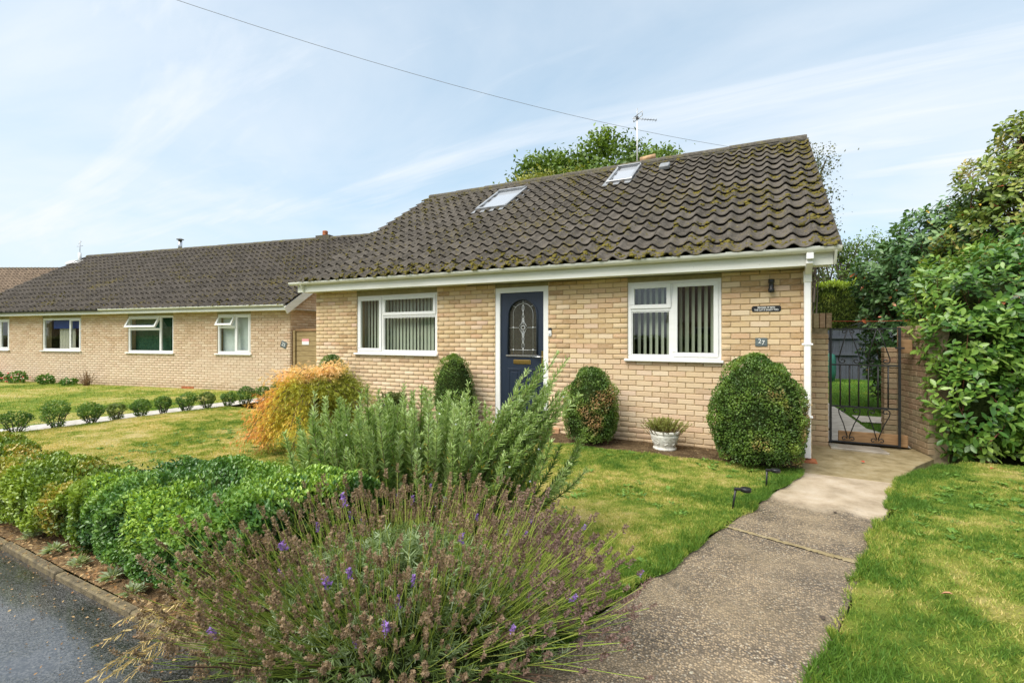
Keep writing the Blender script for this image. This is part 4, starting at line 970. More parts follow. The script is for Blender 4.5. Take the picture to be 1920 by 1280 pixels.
# number plaque and timber side gate between the houses
PN = thing('house_number', 'dark metal number plaque turned on its corner beside the timber gate', 'sign', tuple(in_n(-.22, -.012, 1.30)), R(10))
o = MB().box(-.105, .105, -.012, .004, -.09, .09).build('plate', M_slate, PN, .01); o.rotation_euler = (0, R(22), 0)
text('25', .13, (0, -.0135, 0), M_paint, PN, (R(90), R(22), 0))
SG = thing('timber_gate', 'weathered timber plank gate between the two bungalows', 'gate', (-12.02, 1.93, 0), R(2))
for i in range(12): MB().box(.15, 1.45, 0, .022, .05 + i * .135, .05 + i * .135 + .128).build('plank', M_wood, SG, .004)
MB().box(-.06, .02, -.03, .07, -.05, 1.72).build('gate_post', M_wood2, SG, .006); MB().box(.05, .13, -.04, .06, -.05, 1.70).build('gate_post', M_wood, SG, .006)
MB().box(.14, 1.5, -.03, .05, 1.672, 1.73).build('top_rail', M_wood2, SG, .005)
MB().box(1.46, 3.2, -.02, .05, -.05, 1.73).build('side_panel', M_wood, SG)
N_ = thing('notice', 'small white notice with a pink heading on the timber gate', 'sign', (-11.52, 1.945, 1.30), R(2))
MB().box(-.13, .13, -.006, -.001, 0, .09).build('sheet', M_paint, N_); MB().box(-.13, .13, -.006, -.001, .0902, .16).build('heading', plain('pink_print', (.75, .33, .34), .6), N_)

# far bungalow: only its brown roof shows past the neighbour's verge
FB = thing('distant_bungalow', 'far bungalow whose brown tiled roof shows behind the darker roof', 'house', (-42.5, 1.2, 0), R(27.7))
MB().box(-9, 9, 0, 7.6, -.2, 3.3).build('wall', M_brickcourse, FB)
fr_ = MB().add([(-9.3, -.4, 3.2), (9.3, -.4, 3.2), (9.3, 3.8, 5.88), (-9.3, 3.8, 5.88), (9.3, 8.0, 3.2), (-9.3, 8.0, 3.2)], [(0, 1, 2, 3), (3, 2, 4, 5)]).build('roof', M_tile_f, FB)
FM = Matrix(((1, 0, 0, -9.3), (0, .843, -.538, -.4), (0, .538, .843, 3.25), (0, 0, 0, 1)))
roof_tiles(fr_, FM, 78, 15, M_tile_f, 0, lambda c, r: c, seed=12)
MB().tube([(-9.3, 3.8, 5.9), (9.3, 3.8, 5.9)], .11, 8).build('ridge', M_ridge, fr_)

# ================================================================== gate, pier, side wall, back garden
pier = thing('brick_pier', 'buff brick gate pier topped with upright bricks beside the house corner', 'pier', (0.16, 0.95, 0))
pc = MB().box(0.03, 0.282, 0.958, 1.16, -.1, 1.62).build('core', M_mortar_d, pier, 0, True)
def place_bricks(parent, spec, mat, origin):
    for (cx, cy, cz, w, h, d, rz) in spec:
        key = (round(w, 3), round(h, 3), round(d, 3), mat.name)
        if key not in place_bricks.c:
            me = MB().box(-w / 2, w / 2, -d / 2, d / 2, -h / 2, h / 2).mesh('brick')
            bm = bmesh.new(); bm.from_mesh(me); bmesh.ops.bevel(bm, geom=list(bm.edges), offset=0.004, segments=1, affect='EDGES'); bm.to_mesh(me); bm.free()
            me.materials.append(mat); place_bricks.c[key] = me
        o = link('brick', place_bricks.c[key], parent); o.location = (cx - origin[0], cy - origin[1], cz - origin[2])
        o.rotation_euler = (random.uniform(-.008, .008), random.uniform(-.008, .008), rz + random.uniform(-.012, .012))
place_bricks.c = {}
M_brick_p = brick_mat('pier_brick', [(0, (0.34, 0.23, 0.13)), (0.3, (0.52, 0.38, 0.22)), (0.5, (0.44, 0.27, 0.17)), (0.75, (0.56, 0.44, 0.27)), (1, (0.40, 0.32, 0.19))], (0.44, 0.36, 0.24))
sp = []
for r_ in range(21):
    z = 0.04 + r_ * .075 - .03
    if z > 1.60: break
    if r_ % 2: sp += [(0.088, 1.055, z, .105, .065, .215, 0), (0.2, 1.055, z, .170 - .055, .065, .215, 0), (0.276, 1.055, z, .03, .065, .213, 0)]
    else: sp += [(0.17, 1.055, z, .24, .065, .215, 0)]
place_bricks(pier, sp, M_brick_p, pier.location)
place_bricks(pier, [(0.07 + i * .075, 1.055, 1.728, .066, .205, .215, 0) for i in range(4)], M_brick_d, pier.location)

gatew = thing('garden_wall', 'weathered brick side wall right of the iron gate, half hidden by laurel', 'wall', (1.36, 1.2, 0))
wx = lambda y: 1.235 + (1.5 - y) * 0.17
cw = MB()
ang = math.atan2(0.17, 1.0)
def gw_pt(s_, off): # s along wall from far end towards the camera
    return (wx(1.75 - s_) + off, 1.75 - s_)
core = []
for z in (-.1, 1.63):
    for s_, off in ((0, .008), (.84, .008), (.84, .21), (0, .21)): x, y = gw_pt(s_, off); core.append((x, y, z))
cw.add(core, [(0, 3, 2, 1), (4, 5, 6, 7), (0, 1, 5, 4), (1, 2, 6, 5), (2, 3, 7, 6), (3, 0, 4, 7)]).build('core', M_mortar_d, gatew, 0, True)
sp = []
for r_ in range(22):
    z = 0.01 + r_ * .075; s0 = -.1125 if r_ % 2 else 0
    while s0 < .82:
        a, b = max(0, s0), min(.85, s0 + .225); s0 += .225
        if b - a < .05: continue
        x, y = gw_pt((a + b) / 2, .052); sp.append((x, y, z + .03, b - a - .01, .065, .102, math.pi / 2 + ang * 1.0))
place_bricks(gatew, sp, M_brick_d, gatew.location)
lp = thing('brick_pier', 'low weathered brick pier just behind the latch side of the gate', 'pier', (1.13, 1.85, 0))
MB().box(1.062, 1.228, 1.758, 1.95, -.1, 1.33).build('core', M_mortar_d, lp, 0, True)
place_bricks(lp, [(1.145 + (0.0), 1.85, .01 + r_ * .075 + .03, .185, .065, .215, 0) for r_ in range(18)], M_brick_d, lp.location)
o = MB().box(1.10, 1.245, 1.16, 1.26, 1.28, 1.46).build('latch_block', M_wood2, None, .006); tag(o, 'brown timber block holding the gate latch on the brick wall', 'timber block')
o = MB().box(0.43, 1.20, 1.165, 1.215, 0.024, 0.185).build('timber_board', M_wood2, None, .006); tag(o, 'brown timber board standing on edge behind the foot of the gate', 'board')

GT = thing('iron_gate', 'black wrought iron gate with scrolls and upright bars beside the house', 'gate', (0.33, 1.1, 0.04))
GX0, GW_, ZB, ZM2, ZM1, ZT = 0.0, 0.765, 0.0, 0.50, 1.075, 1.575
gfm = MB()
for x in (GX0, GW_): gfm.box(x - .014, x + .014, -.013, .013, ZB - .01, ZT + .01)
gfm.box(GX0 + .011, GW_ - .011, -.009, .009, ZB, ZB + .02); gfm.box(GX0 + .011, GW_ - .011, -.009, .009, ZT - .012, ZT + .006)
gfm.build('gate_frame', M_iron, GT)
for z in (ZM2, ZM1): MB().box(GX0 + .0142, GW_ - .0142, -.010, .010, z - .010, z + .010).build('rail', M_iron, GT)
for f_ in (.148, .286, .42, .562, .70, .843): MB().tube([(GX0 + f_ * GW_, 0, ZM2 + .008), (GX0 + f_ * GW_, 0, ZM1 - .008)], .0095, 6).build('bar', M_iron, GT)
def spiral(cx, cz, r, a0, turns, s_):
    return [(cx + r * (1 - .72 * i / 18) * math.cos(a0 + s_ * turns * 2 * math.pi * i / 18), 0, cz + r * (1 - .72 * i / 18) * math.sin(a0 + s_ * turns * 2 * math.pi * i / 18)) for i in range(19)]
for (fa, fl_, fr2) in ((.266, .125, .442), (.69, .554, .868)):
    for s_, ff in ((-1, fl_), (1, fr2)):
        x0, x1 = GX0 + fa * GW_, GX0 + ff * GW_
        # upper leg: apex under the top rail, foot curls inward on the middle rail
        pts = [(x0 + s_ * .01, 0, ZT - .012), (x0 + (x1 - x0) * .55, 0, ZT - .20), (x1, 0, ZM1 + .09)]
        cxs = x1 - s_ * .042; pts += spiral(cxs, ZM1 + .060, .042, 0 if s_ > 0 else math.pi, .95, -s_)
        MB().tube(pts, .0072, 6).build('scroll', M_iron, GT)
        MB().tube(spiral(x0 + s_ * .045, ZT - .045, .032, math.pi if s_ > 0 else 0, 1.0, -s_), .0065, 6).build('scroll', M_iron, GT)
        # lower heart: curls under the lower rail, legs meet at the bottom
        cxs = x1 - s_ * .045; pts = list(reversed(spiral(cxs, ZM2 - .055, .045, 0 if s_ > 0 else math.pi, .95, s_)))
        pts += [(x1 - s_ * .004, 0, ZM2 - .10), (x0 + (x1 - x0) * .5, 0, .26), (x0 + s_ * .008, 0, .075)]
        MB().tube(pts, .0072, 6).build('scroll', M_iron, GT)
        MB().tube(spiral(x0 + s_ * .046, .056, .034, math.pi if s_ > 0 else 0, .95, -s_), .0065, 6).build('scroll', M_iron, GT)
for s_ in (-1, 1): MB().tube(spiral(GW_ * .5 + s_ * .05, ZT + .045, .034, math.pi if s_ > 0 else 0, .95, -s_), .0055, 6).build('scroll', M_iron, GT)
MB().tube([(.16, 0, ZT + .01), (.27, 0, ZT + .055), (.36, 0, ZT + .085)], .005, 6).build('top_scroll_bar', M_iron, GT)
for z in (.15, 1.42): MB().box(-.05, -.012, -.012, .012, z, z + .03).build('hinge', M_iron, GT)
MB().box(GW_ - .05, GW_ + .05, -.022, -.0115, 1.30, 1.325).build('latch', M_iron, GT)

tag(MB().tube([(0.05, 2.9, 1.78), (1.2, 2.95, 1.765), (2.6, 3.0, 1.785)], .0035, 5).build('washing_line', M_red), 'thin red line stretched above the iron gate', 'washing line')

fn = thing('garden_fence', 'dark slate-grey boarded fence across the back lawn beyond the gate', 'fence', (3.5, 13.9, 0))
for i in range(46):
    x = -.8 + i * .2; MB().box(x, x + .192, 13.9 + .01 * (i % 2), 13.92 + .01 * (i % 2), -.05, 1.78 + random.uniform(-.02, .02)).build('board', M_fence, fn, 0, True)
for x0, x1, zs in ((-.8, 2.55, (.85, 1.45)), (2.56, 8.3, (.62, .98, 1.28))):
    for z in zs: MB().box(x0, x1, 13.82, 13.895, z, z + .085).build('rail', M_fence, fn, .006, True)
wb = thing('water_butt', 'dark green plastic water butt at the end of the back lawn', 'water butt', (1.44, 12.4, 0))
MB().lathe([(0, 0), (.24, 0), (.29, .3), (.29, .72), (.25, .92), (.1, .97), (0, .97)], (1.44, 12.4, .0), 16).build('body', M_green, wb, 0, True)
st = tag(MB().lathe([(0, .46), (.16, .38), (.3, .12), (.34, 0)], (4.05, 13.5, 0), 9).build('garden_stone', M_concrete), 'pale pointed stone lying at the foot of the grey fence', 'stone')

# ================================================================== pots and path lights
PT = thing('flower_pot', 'round white embossed stone pot standing on the soil by the wall', 'pot', (-1.665, -0.36, 0.012))
MB().lathe([(0, 0), (.135, 0), (.150, .012), (.150, .032), (.128, .042), (.140, .060), (.158, .10), (.178, .17), (.186, .200), (.176, .208), (.186, .218), (.192, .245), (.186, .256), (.170, .252), (.165, .215), (0, .212)], (0, 0, 0), 36).build('bowl', M_pot, PT)
em = []
for i in range(9):
    a = 2 * math.pi * i / 9
    pts = [((.150 + .020 * j / 6 + .004) * math.cos(a + .28 * math.sin(j * 1.05)), (.150 + .020 * j / 6 + .004) * math.sin(a + .28 * math.sin(j * 1.05)), .085 + .018 * j) for j in range(7)]
    MB().tube(pts, .009, 6).build('swag', M_pot, PT)
MB().lathe([(.190, .0), (.197, .008), (.190, .016)], (0, 0, .222), 36).build('rim_band', M_pot, PT)
P2 = thing('flower_pot', 'black plastic pot half hidden behind the rosemary bush', 'pot', (-6.28, -0.42, 0.01))
MB().lathe([(0, 0), (.15, 0), (.20, .28), (.225, .285), (.225, .32), (.205, .32), (.195, .27), (0, .27)], (0, 0, 0), 20).build('bowl', M_black, P2)
P3 = thing('flower_pot', 'terracotta bowl among the bedding plants under the neighbouring wall', 'pot', tuple(in_n(-12.9, -.55, -.03)))
MB().lathe([(0, 0), (.18, 0), (.33, .20), (.36, .21), (.36, .26), (.33, .26), (.30, .2), (0, .19)], (0, 0, 0), 20).build('bowl', M_terra, P3)
o = tag(MB().box(-4.05, -3.55, -.02, .01, -.06, .03).build('air_brick', M_brickred, None, .006), 'red air brick low down in the neighbouring front wall', 'air brick'); o.location = NB.location; o.rotation_euler = NB.rotation_euler
def path_light(loc, lean, rz, label):
    t_ = thing('path_light', label, 'path light', loc, rz)
    d = Vector((math.sin(lean), 0, math.cos(lean)))
    MB().tube([(-d * .05), d * .175], [.006, .011], 8).build('stake', M_black, t_)
    e = d * .172
    MB().box(e.x - .012, e.x + .085, -.014, .014, e.z - .010, e.z + .012).build('arm', M_black, t_, .004)
    MB().lathe([(0, .016), (.040, .016), (.044, .010), (.044, -.012), (.036, -.018), (0, -.018)], (e.x + .080, 0, e.z), 18).build('head', M_black, t_)
path_light((-0.755, -2.33, 0.01), .14, R(12), 'black solar path light leaning over at the lawn edge by the slab joint')
path_light((-0.49, -1.54, 0.01), 0.03, R(16), 'black solar path light standing upright near the downpipe end of the lawn')

# ================================================================== vegetation
def C(*a): return np.array(a, float)
def shaped(P, N, sz, cols, t, tmpl=LEAF4, up=.35, rnd=.75, wid=.62):
    """leaves at P pointing out along N; returns args for scatter"""
    n = len(P); ax = nrm(N * .6 + rdir(n) * rnd + C(0, 0, up)); face = nrm(N * .8 + C(0, 0, .55) + rdir(n) * .55)
    M = frames(ax, face); S = np.c_[sz * wid, sz, sz]
    return P - ax * sz[:, None] * .5, M, S, pal(t, cols)
def topiary(cx, cy, r, z0, z1, n, label, seed, brown=0.0, bdir=(0.5, -.6, .3), leaf=.024, lop=(0, 0)):
    T = thing('box_topiary', label, 'topiary', (cx, cy, 0), group='clipped box domes along the front wall')
    hh = z1 - z0
    def prof(t): return r * np.where(t < .33, .80 + .20 * np.sin(np.clip(t / .33, 0, 1) * np.pi / 2), np.sqrt(np.clip(1 - ((t - .33) / .67) ** 2.3, 0, 1)))
    t = RNG.random(n * 2); keep = RNG.random(n * 2) < (prof(t) / r * .75 + .3); t = t[keep][:n]; m_ = len(t); a = RNG.random(m_) * 2 * np.pi
    top = RNG.random(m_) < .12; t = np.where(top, 1 - RNG.random(m_) ** 2 * .12, t)
    dt = 1e-3; rr = prof(t); dr = (prof(np.minimum(t + dt, 1)) - prof(t - dt)) / (2 * dt)
    N = nrm(np.c_[np.cos(a), np.sin(a), np.clip(-dr / hh, -1, 6)])
    P = np.c_[cx + rr * np.cos(a) + lop[0] * t, cy + rr * np.sin(a) + lop[1] * t, z0 + hh * t]
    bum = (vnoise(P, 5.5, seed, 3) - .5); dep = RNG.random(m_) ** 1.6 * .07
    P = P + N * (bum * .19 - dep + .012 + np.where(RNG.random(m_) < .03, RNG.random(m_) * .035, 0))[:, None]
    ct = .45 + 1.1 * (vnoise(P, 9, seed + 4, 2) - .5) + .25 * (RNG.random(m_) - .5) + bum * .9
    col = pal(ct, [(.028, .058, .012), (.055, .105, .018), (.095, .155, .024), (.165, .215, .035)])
    if brown > 0:
        bn = vnoise(P, 3.2, seed + 9, 3) + .30 * (N @ nrm(C(*bdir)[None])[0]) - .5
        bm_ = np.clip((bn - (.30 - brown)) * 6, 0, 1)[:, None] * (RNG.random(m_) < .8)[:, None]
        col = col * (1 - bm_) + bm_ * pal(RNG.random(m_), [(.12, .075, .028), (.24, .15, .06), (.32, .19, .09)])
    sz = leaf * RNG.uniform(.7, 1.35, m_)
    p_, M, S, _ = shaped(P, N, sz, [(1, 1, 1), (1, 1, 1)], np.zeros(m_), up=.3)
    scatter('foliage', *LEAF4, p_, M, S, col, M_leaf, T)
    k, g_ = 22, 14; v = []
    for i in range(g_):
        tt = i / (g_ - 1)
        for j in range(k):
            aa = 2 * math.pi * j / k; rr_ = float(prof(np.array([tt]))[0]) * .87 + .01; v.append((rr_ * math.cos(aa) + lop[0] * tt, rr_ * math.sin(aa) + lop[1] * tt, z0 + .04 + (hh - .10) * tt))
    f = [(i * k + j, i * k + (j + 1) % k, (i + 1) * k + (j + 1) % k, (i + 1) * k + j) for i in range(g_ - 1) for j in range(k)] + [tuple(range(k))]
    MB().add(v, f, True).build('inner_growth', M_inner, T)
    for i in range(3): MB().tube([(.05 * math.cos(i * 2.1), .05 * math.sin(i * 2.1), -.03), (.08 * math.cos(i * 2.1), .08 * math.sin(i * 2.1), z0 + .15)], .016, 6).build('stem', M_bark, T)
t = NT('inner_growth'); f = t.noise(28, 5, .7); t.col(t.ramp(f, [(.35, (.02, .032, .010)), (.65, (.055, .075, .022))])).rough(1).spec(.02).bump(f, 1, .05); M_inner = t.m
topiary(-2.662, -.44, .365, .075, 1.09, 15000, 'box dome with a browned patch just right of the navy door', 41, .12)
topiary(-.574, -.60, .505, .085, 1.26, 26000, 'largest box dome, close to the white downpipe', 42, .015, (.8, -.5, -.1))
topiary(-5.00, -.42, .335, .08, 1.20, 9000, 'box dome between the door and the three-light window', 43, .0)
topiary(-7.85, -.40, .31, .1, 1.155, 6000, 'dark box dome behind the orange maple by the house corner', 44, -.2)

# heath in the white pot, sprigs in the black pot
def sprigs(parent, name, base, n, rad, h, cols, leafcols, spread=.5, nl=26, ll=.016, lw=.004, mat=None):
    b = base + np.c_[RNG.normal(0, rad * .45, n), RNG.normal(0, rad * .45, n), np.zeros(n)]
    d = nrm(np.c_[(b[:, :2] - base[:2]) / rad * spread + RNG.normal(0, .12, (n, 2)), np.ones(n)]); H_ = h * RNG.uniform(.65, 1.1, n)
    e = b + d * H_[:, None]; mid = (b + e) / 2 + C(0, 0, 1) * (H_ * .08)[:, None]
    P = bez(b, mid, e, 5); strands('stems', P, np.linspace(.003, .0014, 5)[None] * np.ones((n, 1)), pal(RNG.random(n), cols), M_stem, parent)
    t = RNG.uniform(.12, 1, (n, nl)); q = (b[:, None] * (1 - t[..., None]) ** 2 + 2 * mid[:, None] * (t * (1 - t))[..., None] + e[:, None] * (t ** 2)[..., None]).reshape(-1, 3)
    dd = np.repeat(d, nl, axis=0); ax = nrm(dd * .8 + rdir(len(q)) * .8); sz = ll * RNG.uniform(.7, 1.3, len(q))
    scatter(name, *NEEDLE, q, frames(ax, rdir(len(q))), np.c_[np.full(len(q), lw), sz, sz], pal(np.clip(t.ravel() * .8 + .3 * RNG.random(len(q)) - .1, 0, 1), leafcols), mat or M_leaf, parent)
hp = thing('heather_plant', 'bushy olive heather growing in the white stone pot', 'plant', (-1.665, -.36, .222))
sprigs(hp, 'foliage', C(-1.665, -.36, .222), 260, .17, .20, [(.12, .06, .03), (.2, .1, .05)], [(.16, .05, .03), (.10, .12, .03), (.16, .19, .04), (.24, .25, .07)], .75, 40, .018, .0045)
hp = thing('potted_plant', 'small dark shrub growing in the black pot', 'plant', (-6.28, -.42, .28))
sprigs(hp, 'foliage', C(-6.28, -.42, .28), 90, .17, .24, [(.1, .06, .03), (.15, .1, .05)], [(.03, .05, .015), (.06, .09, .02), (.10, .12, .03)], .5, 30, .03, .012)

# generic leafy shell for hedges and small clipped bushes
def shell_pts(blobs, n, seed, bump=.12, depth=.12, zmin=0.03, sc=4.0, scaled=False, inner=.68):
    ws = np.array([b[1][0] * b[1][2] + b[1][0] * b[1][1] for b in blobs]); ws = ws / ws.sum(); P = []; N = []; G = []
    for (c, r), w in zip(blobs, ws):
        m_ = int(n * w) + 1; d = rdir(m_); c, r = C(*c), C(*r)
        p = c + d * r; nn = nrm(d / r); P.append(p); N.append(nn); G.append(np.full(m_, min(1.0, r.min() * .9)))
    P, N, G = np.concatenate(P), np.concatenate(N), np.concatenate(G)
    b = vnoise(P, sc, seed, 3) - .5
    P = P + N * ((b * bump * 2 - RNG.random(len(P)) ** 1.5 * depth) * (G if scaled else 1))[:, None]
    # drop what lies well inside another blob
    keep = P[:, 2] > zmin
    for (c, r) in blobs:
        q = np.linalg.norm((P - C(*c)) / (C(*r)), axis=1); keep &= q > inner
    return P[keep], N[keep], b[keep]
BUSH_ORD = ['fourteenth', 'thirteenth', 'twelfth', 'eleventh', 'tenth', 'ninth', 'eighth', 'seventh', 'sixth', 'fifth', 'fourth', 'third', 'second', 'first']
def mini_bush(x, y, w, h, i):
    T = thing('clipped_bush', BUSH_ORD[i] + ' small clipped bush of the row, counted from the timber side gate', 'bush', (x, y, -.03), group='row of small clipped bushes')
    n = 2300; bl = [((x, y, h * .66 - .03), (w * .44, w * .44, h * .34)), ((x, y, h * .40 - .03), (w * .30, w * .30, h * .34)), ((x + w * .08, y, h * .76 - .03), (w * .36, w * .34, h * .25))]
    P, N, b = shell_pts(bl, n, 60 + i, .085, .06, -.02, 6)
    ct = .42 + b * 1.3 + .3 * (RNG.random(len(P)) - .5) + .25 * (P[:, 2] - h * .6) / h
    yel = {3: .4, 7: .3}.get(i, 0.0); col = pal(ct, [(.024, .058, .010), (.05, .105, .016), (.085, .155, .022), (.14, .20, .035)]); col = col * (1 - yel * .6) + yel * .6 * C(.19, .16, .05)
    sz = .030 * RNG.uniform(.7, 1.3, len(P)); p_, M, S, _ = shaped(P, N, sz, [(1, 1, 1)] * 2, np.zeros(len(P)))
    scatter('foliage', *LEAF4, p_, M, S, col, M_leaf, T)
    for k in range(6):
        a = k * 1.05; MB().tube([(.03 * math.cos(a), .03 * math.sin(a), -.02), (.3 * w * math.cos(a), .3 * w * math.sin(a), h * .55)], [.010, .006], 5).build('stem', M_bark, T)
row = [(-10.90, -3.9, .50, .41), (-10.93, -3.42, .52, .43), (-10.90, -2.95, .47, .42), (-11.02, -2.55, .34, .36), (-10.98, -2.17, .37, .36), (-11.0, -1.78, .36, .38), (-10.95, -1.40, .44, .40), (-10.84, -1.02, .40, .38), (-10.80, -.62, .38, .36), (-10.74, -.25, .42, .42), (-10.74, .15, .42, .44), (-10.72, .55, .42, .44), (-10.70, .98, .45, .46), (-10.7, 1.4, .45, .46)]
for i, q in enumerate(row): mini_bush(q[0] + random.uniform(-.03, .03), q[1], q[2] * random.uniform(.88, 1.1), q[3] * random.uniform(.88, 1.1), i)

# low hedge along the pavement: a yellowing run and a dark green run
def hedge(name, label, x0, x1, hfun, y0, y1, n, cols, seed, leaf=.030, tip=None):
    T = thing(name, label, 'hedge', ((x0 + x1) / 2, (y0 + y1) / 2, 0))
    L_ = x1 - x0; u = RNG.random(n); a = RNG.random(n)
    x = x0 + u * L_; h = hfun(x); w = (y1 - y0) / 2; yc = (y0 + y1) / 2 + .04 * np.sin(x * 2.3)
    th = np.pi * (1.12 - 1.24 * a)          # rounded cross-section from pavement side over the top
    sx = np.sign(np.cos(th)) * np.abs(np.cos(th)) ** .55; szz = np.sign(np.sin(th)) * np.abs(np.sin(th)) ** .6
    P = np.c_[x, yc + w * sx, h * .5 + h * .5 * szz]; N = nrm(np.c_[np.zeros(n), np.cos(th), np.sin(th)])
    # side panels
    e = RNG.random(n) < .10; side = np.where(RNG.random(n) < .5, 0., 1.)
    P[e, 0] = (x0 + side * L_)[e]; P[e, 1] = (yc + .68 * w * RNG.uniform(-1, 1, n))[e]; P[e, 2] = (.84 * h * RNG.random(n))[e]; N[e] = np.c_[(side * 2 - 1), np.zeros(n), np.zeros(n)][e]
    b = vnoise(P, 3.6, seed, 3) - .5; b2 = vnoise(P, 11, seed + 1, 2) - .5
    P = P + N * (b * .15 + b2 * .08 - RNG.random(n) ** 1.5 * .11)[:, None]; k = P[:, 2] > .02; P, N, b, b2 = P[k], N[k], b[k], b2[k]; n = len(P)
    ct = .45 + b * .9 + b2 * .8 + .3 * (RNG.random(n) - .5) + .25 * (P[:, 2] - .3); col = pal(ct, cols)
    if tip is not None:
        q = np.clip((vnoise(P, 2.4, seed + 7, 3) + .25 * (P[:, 2] / .5) - .73) * 6, 0, 1)[:, None] * (RNG.random(n) < .7)[:, None]; col = col * (1 - q) + q * pal(RNG.random(n), tip)
    sz = leaf * RNG.uniform(.6, 1.3, n); p_, M, S, _ = shaped(P, N, sz, [(1, 1, 1)] * 2, np.zeros(n), up=.45)
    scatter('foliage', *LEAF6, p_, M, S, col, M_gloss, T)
    v = []; k_ = 12; g_ = max(4, int(L_ / .12))
    for i in range(g_):
        xx = x0 + .08 + (L_ - .16) * i / (g_ - 1); hh = float(hfun(np.array([xx]))[0])
        for j in range(k_):
            tt = 2 * math.pi * j / k_; v.append((xx, (y0 + y1) / 2 + .04 * math.sin(xx * 2.3) + (w - .115) * math.cos(tt), hh * .5 + (hh * .5 - .10) * math.sin(tt)))
    f = [(i * k_ + j, i * k_ + (j + 1) % k_, (i + 1) * k_ + (j + 1) % k_, (i + 1) * k_ + j) for i in range(g_ - 1) for j in range(k_)] + [tuple(range(k_)), tuple(range((g_ - 1) * k_, g_ * k_))]
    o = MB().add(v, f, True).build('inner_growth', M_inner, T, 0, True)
    for i in range(int(L_ / .35)):
        MB().tube([(x0 + .2 + i * .35, (y0 + y1) / 2 + random.uniform(-.1, .1), -.02), (x0 + .2 + i * .35 + random.uniform(-.05, .05), (y0 + y1) / 2, .25)], .014, 5).build('stem', M_bark, T, 0, True)
    return T
hedge('box_hedge', 'yellowing low hedge beside the wet pavement', -8.2, -4.56, lambda x: .47 + .03 * np.sin(x * 4.1) + .015 * np.sin(x * 9) , -5.48, -4.86, 70000,
      [(.03, .062, .010), (.08, .135, .016), (.15, .215, .022), (.25, .32, .035)], 71, .029, [(.27, .22, .03), (.33, .23, .05), (.30, .27, .04)])
hedge('box_hedge', 'dark green box hedge between the yellowing hedge and the lavender', -4.68, -2.75, lambda x: .55 + .08 * np.clip((x + 4.6) / 1.6, 0, 1) + .03 * np.sin(x * 6), -5.45, -4.50, 76000,
      [(.018, .055, .014), (.04, .10, .022), (.08, .165, .025), (.17, .26, .035)], 72, .026, [(.14, .25, .03), (.24, .34, .045), (.20, .30, .04)])

# rosemary
RS = thing('rosemary_bush', 'large rosemary bush with upright grey-green plumes in front of the door', 'shrub', (-2.75, -4.15, 0))
rt = C(.885, .465, 0); fwv = C(-.465, .885, 0)
n = 350; s_ = np.where(RNG.random(n) < .5, np.clip(RNG.normal(0, .42, n), -1, 1), RNG.uniform(-1.0, .7, n)); base = C(-2.72, -4.12, .0) + rt * (s_ * .45)[:, None] + fwv * RNG.normal(0, .14, n)[:, None]
tip_s = np.clip(s_ * .95 + RNG.normal(0, .12, n), -1.0, .92); rightw = np.clip(tip_s, 0, 1)
lean = .18 * tip_s + .62 * rightw ** 1.2; H_ = RNG.uniform(.55, 1.0, n) ** .8 * (1.12 - .16 * np.abs(tip_s)) ; H_[: 90] *= 1.12
tipp = C(-2.72, -4.12, 0) + rt * (tip_s * .80 + lean * .62)[:, None] + fwv * (RNG.normal(0, .20, n) + .05)[:, None]; tipp[:, 2] = H_ * (1 - .10 * rightw)
droop = RNG.random(n) < .12; tipp[droop, 2] *= .55; tipp[droop] += rt * (.25 * np.sign(tip_s[droop]) * RNG.random(droop.sum()))[:, None]
arch = np.arange(n) >= n - 75; na = int(arch.sum()); q_ = RNG.random(na)[:, None]
tipp[arch] = C(-1.80, -3.66, 1.27) * (1 - q_) + C(-2.20, -3.95, .72) * q_ + RNG.normal(0, .09, (na, 3)); base[arch] = C(-2.70, -4.12, .02) + RNG.normal(0, .08, (na, 3)) * C(1, 1, 0); tip_s[arch] = .1
mid = base * .5 + tipp * .5 + rt * (.22 * tip_s)[:, None] + fwv * RNG.normal(0, .08, n)[:, None]; mid[:, 2] = tipp[:, 2] * .36; mid[arch] = base[arch] * .45 + tipp[arch] * .55 - C(0, 0, .10)
P = bez(base, mid, tipp, 9); strands('stems', P, np.linspace(.008, .0018, 9)[None] * RNG.uniform(.7, 1.2, (n, 1)), pal(RNG.random(n), [(.10, .075, .045), (.20, .16, .09)]), M_stem, RS)
nl = 270; t_ = .22 + .78 * RNG.random((n, nl)) ** .8; tt = t_[..., None]
Q = (base[:, None] * (1 - tt) ** 2 + 2 * mid[:, None] * tt * (1 - tt) + tipp[:, None] * tt ** 2).reshape(-1, 3); tan = nrm((2 * (mid - base)[:, None] * (1 - tt) + 2 * (tipp - mid)[:, None] * tt).reshape(-1, 3))
m_ = len(Q); ax = nrm(tan * .75 + nrm(np.cross(tan, rdir(m_))) * RNG.uniform(.5, 1.0, m_)[:, None]); sz = RNG.uniform(.030, .056, m_) * np.where(t_.ravel() > .93, .7, 1)
plume = np.repeat(RNG.random(n), nl); tq = t_.ravel()
cg = pal(np.clip(.25 + .5 * (tq - .3) + .35 * (plume - .5) + .35 * (RNG.random(m_) - .5), 0, 1), [(.04, .08, .015), (.11, .18, .034), (.25, .33, .12), (.42, .50, .29)])
yq = (RNG.random(m_) < .05 * (tq < .7)); cg[yq] = C(.38, .28, .05)
scatter('leaves', *NEEDLE, Q, frames(ax, rdir(m_)), np.c_[np.full(m_, .0078), sz, sz], cg, M_leaf, RS)
k = RNG.choice(m_, 90, False); scatter('flowers', *ico(), Q[k] + RNG.normal(0, .01, (90, 3)), None, RNG.uniform(.005, .009, 90), pal(RNG.random(90), [(.55, .58, .75), (.75, .76, .85)]), M_leaf, RS)

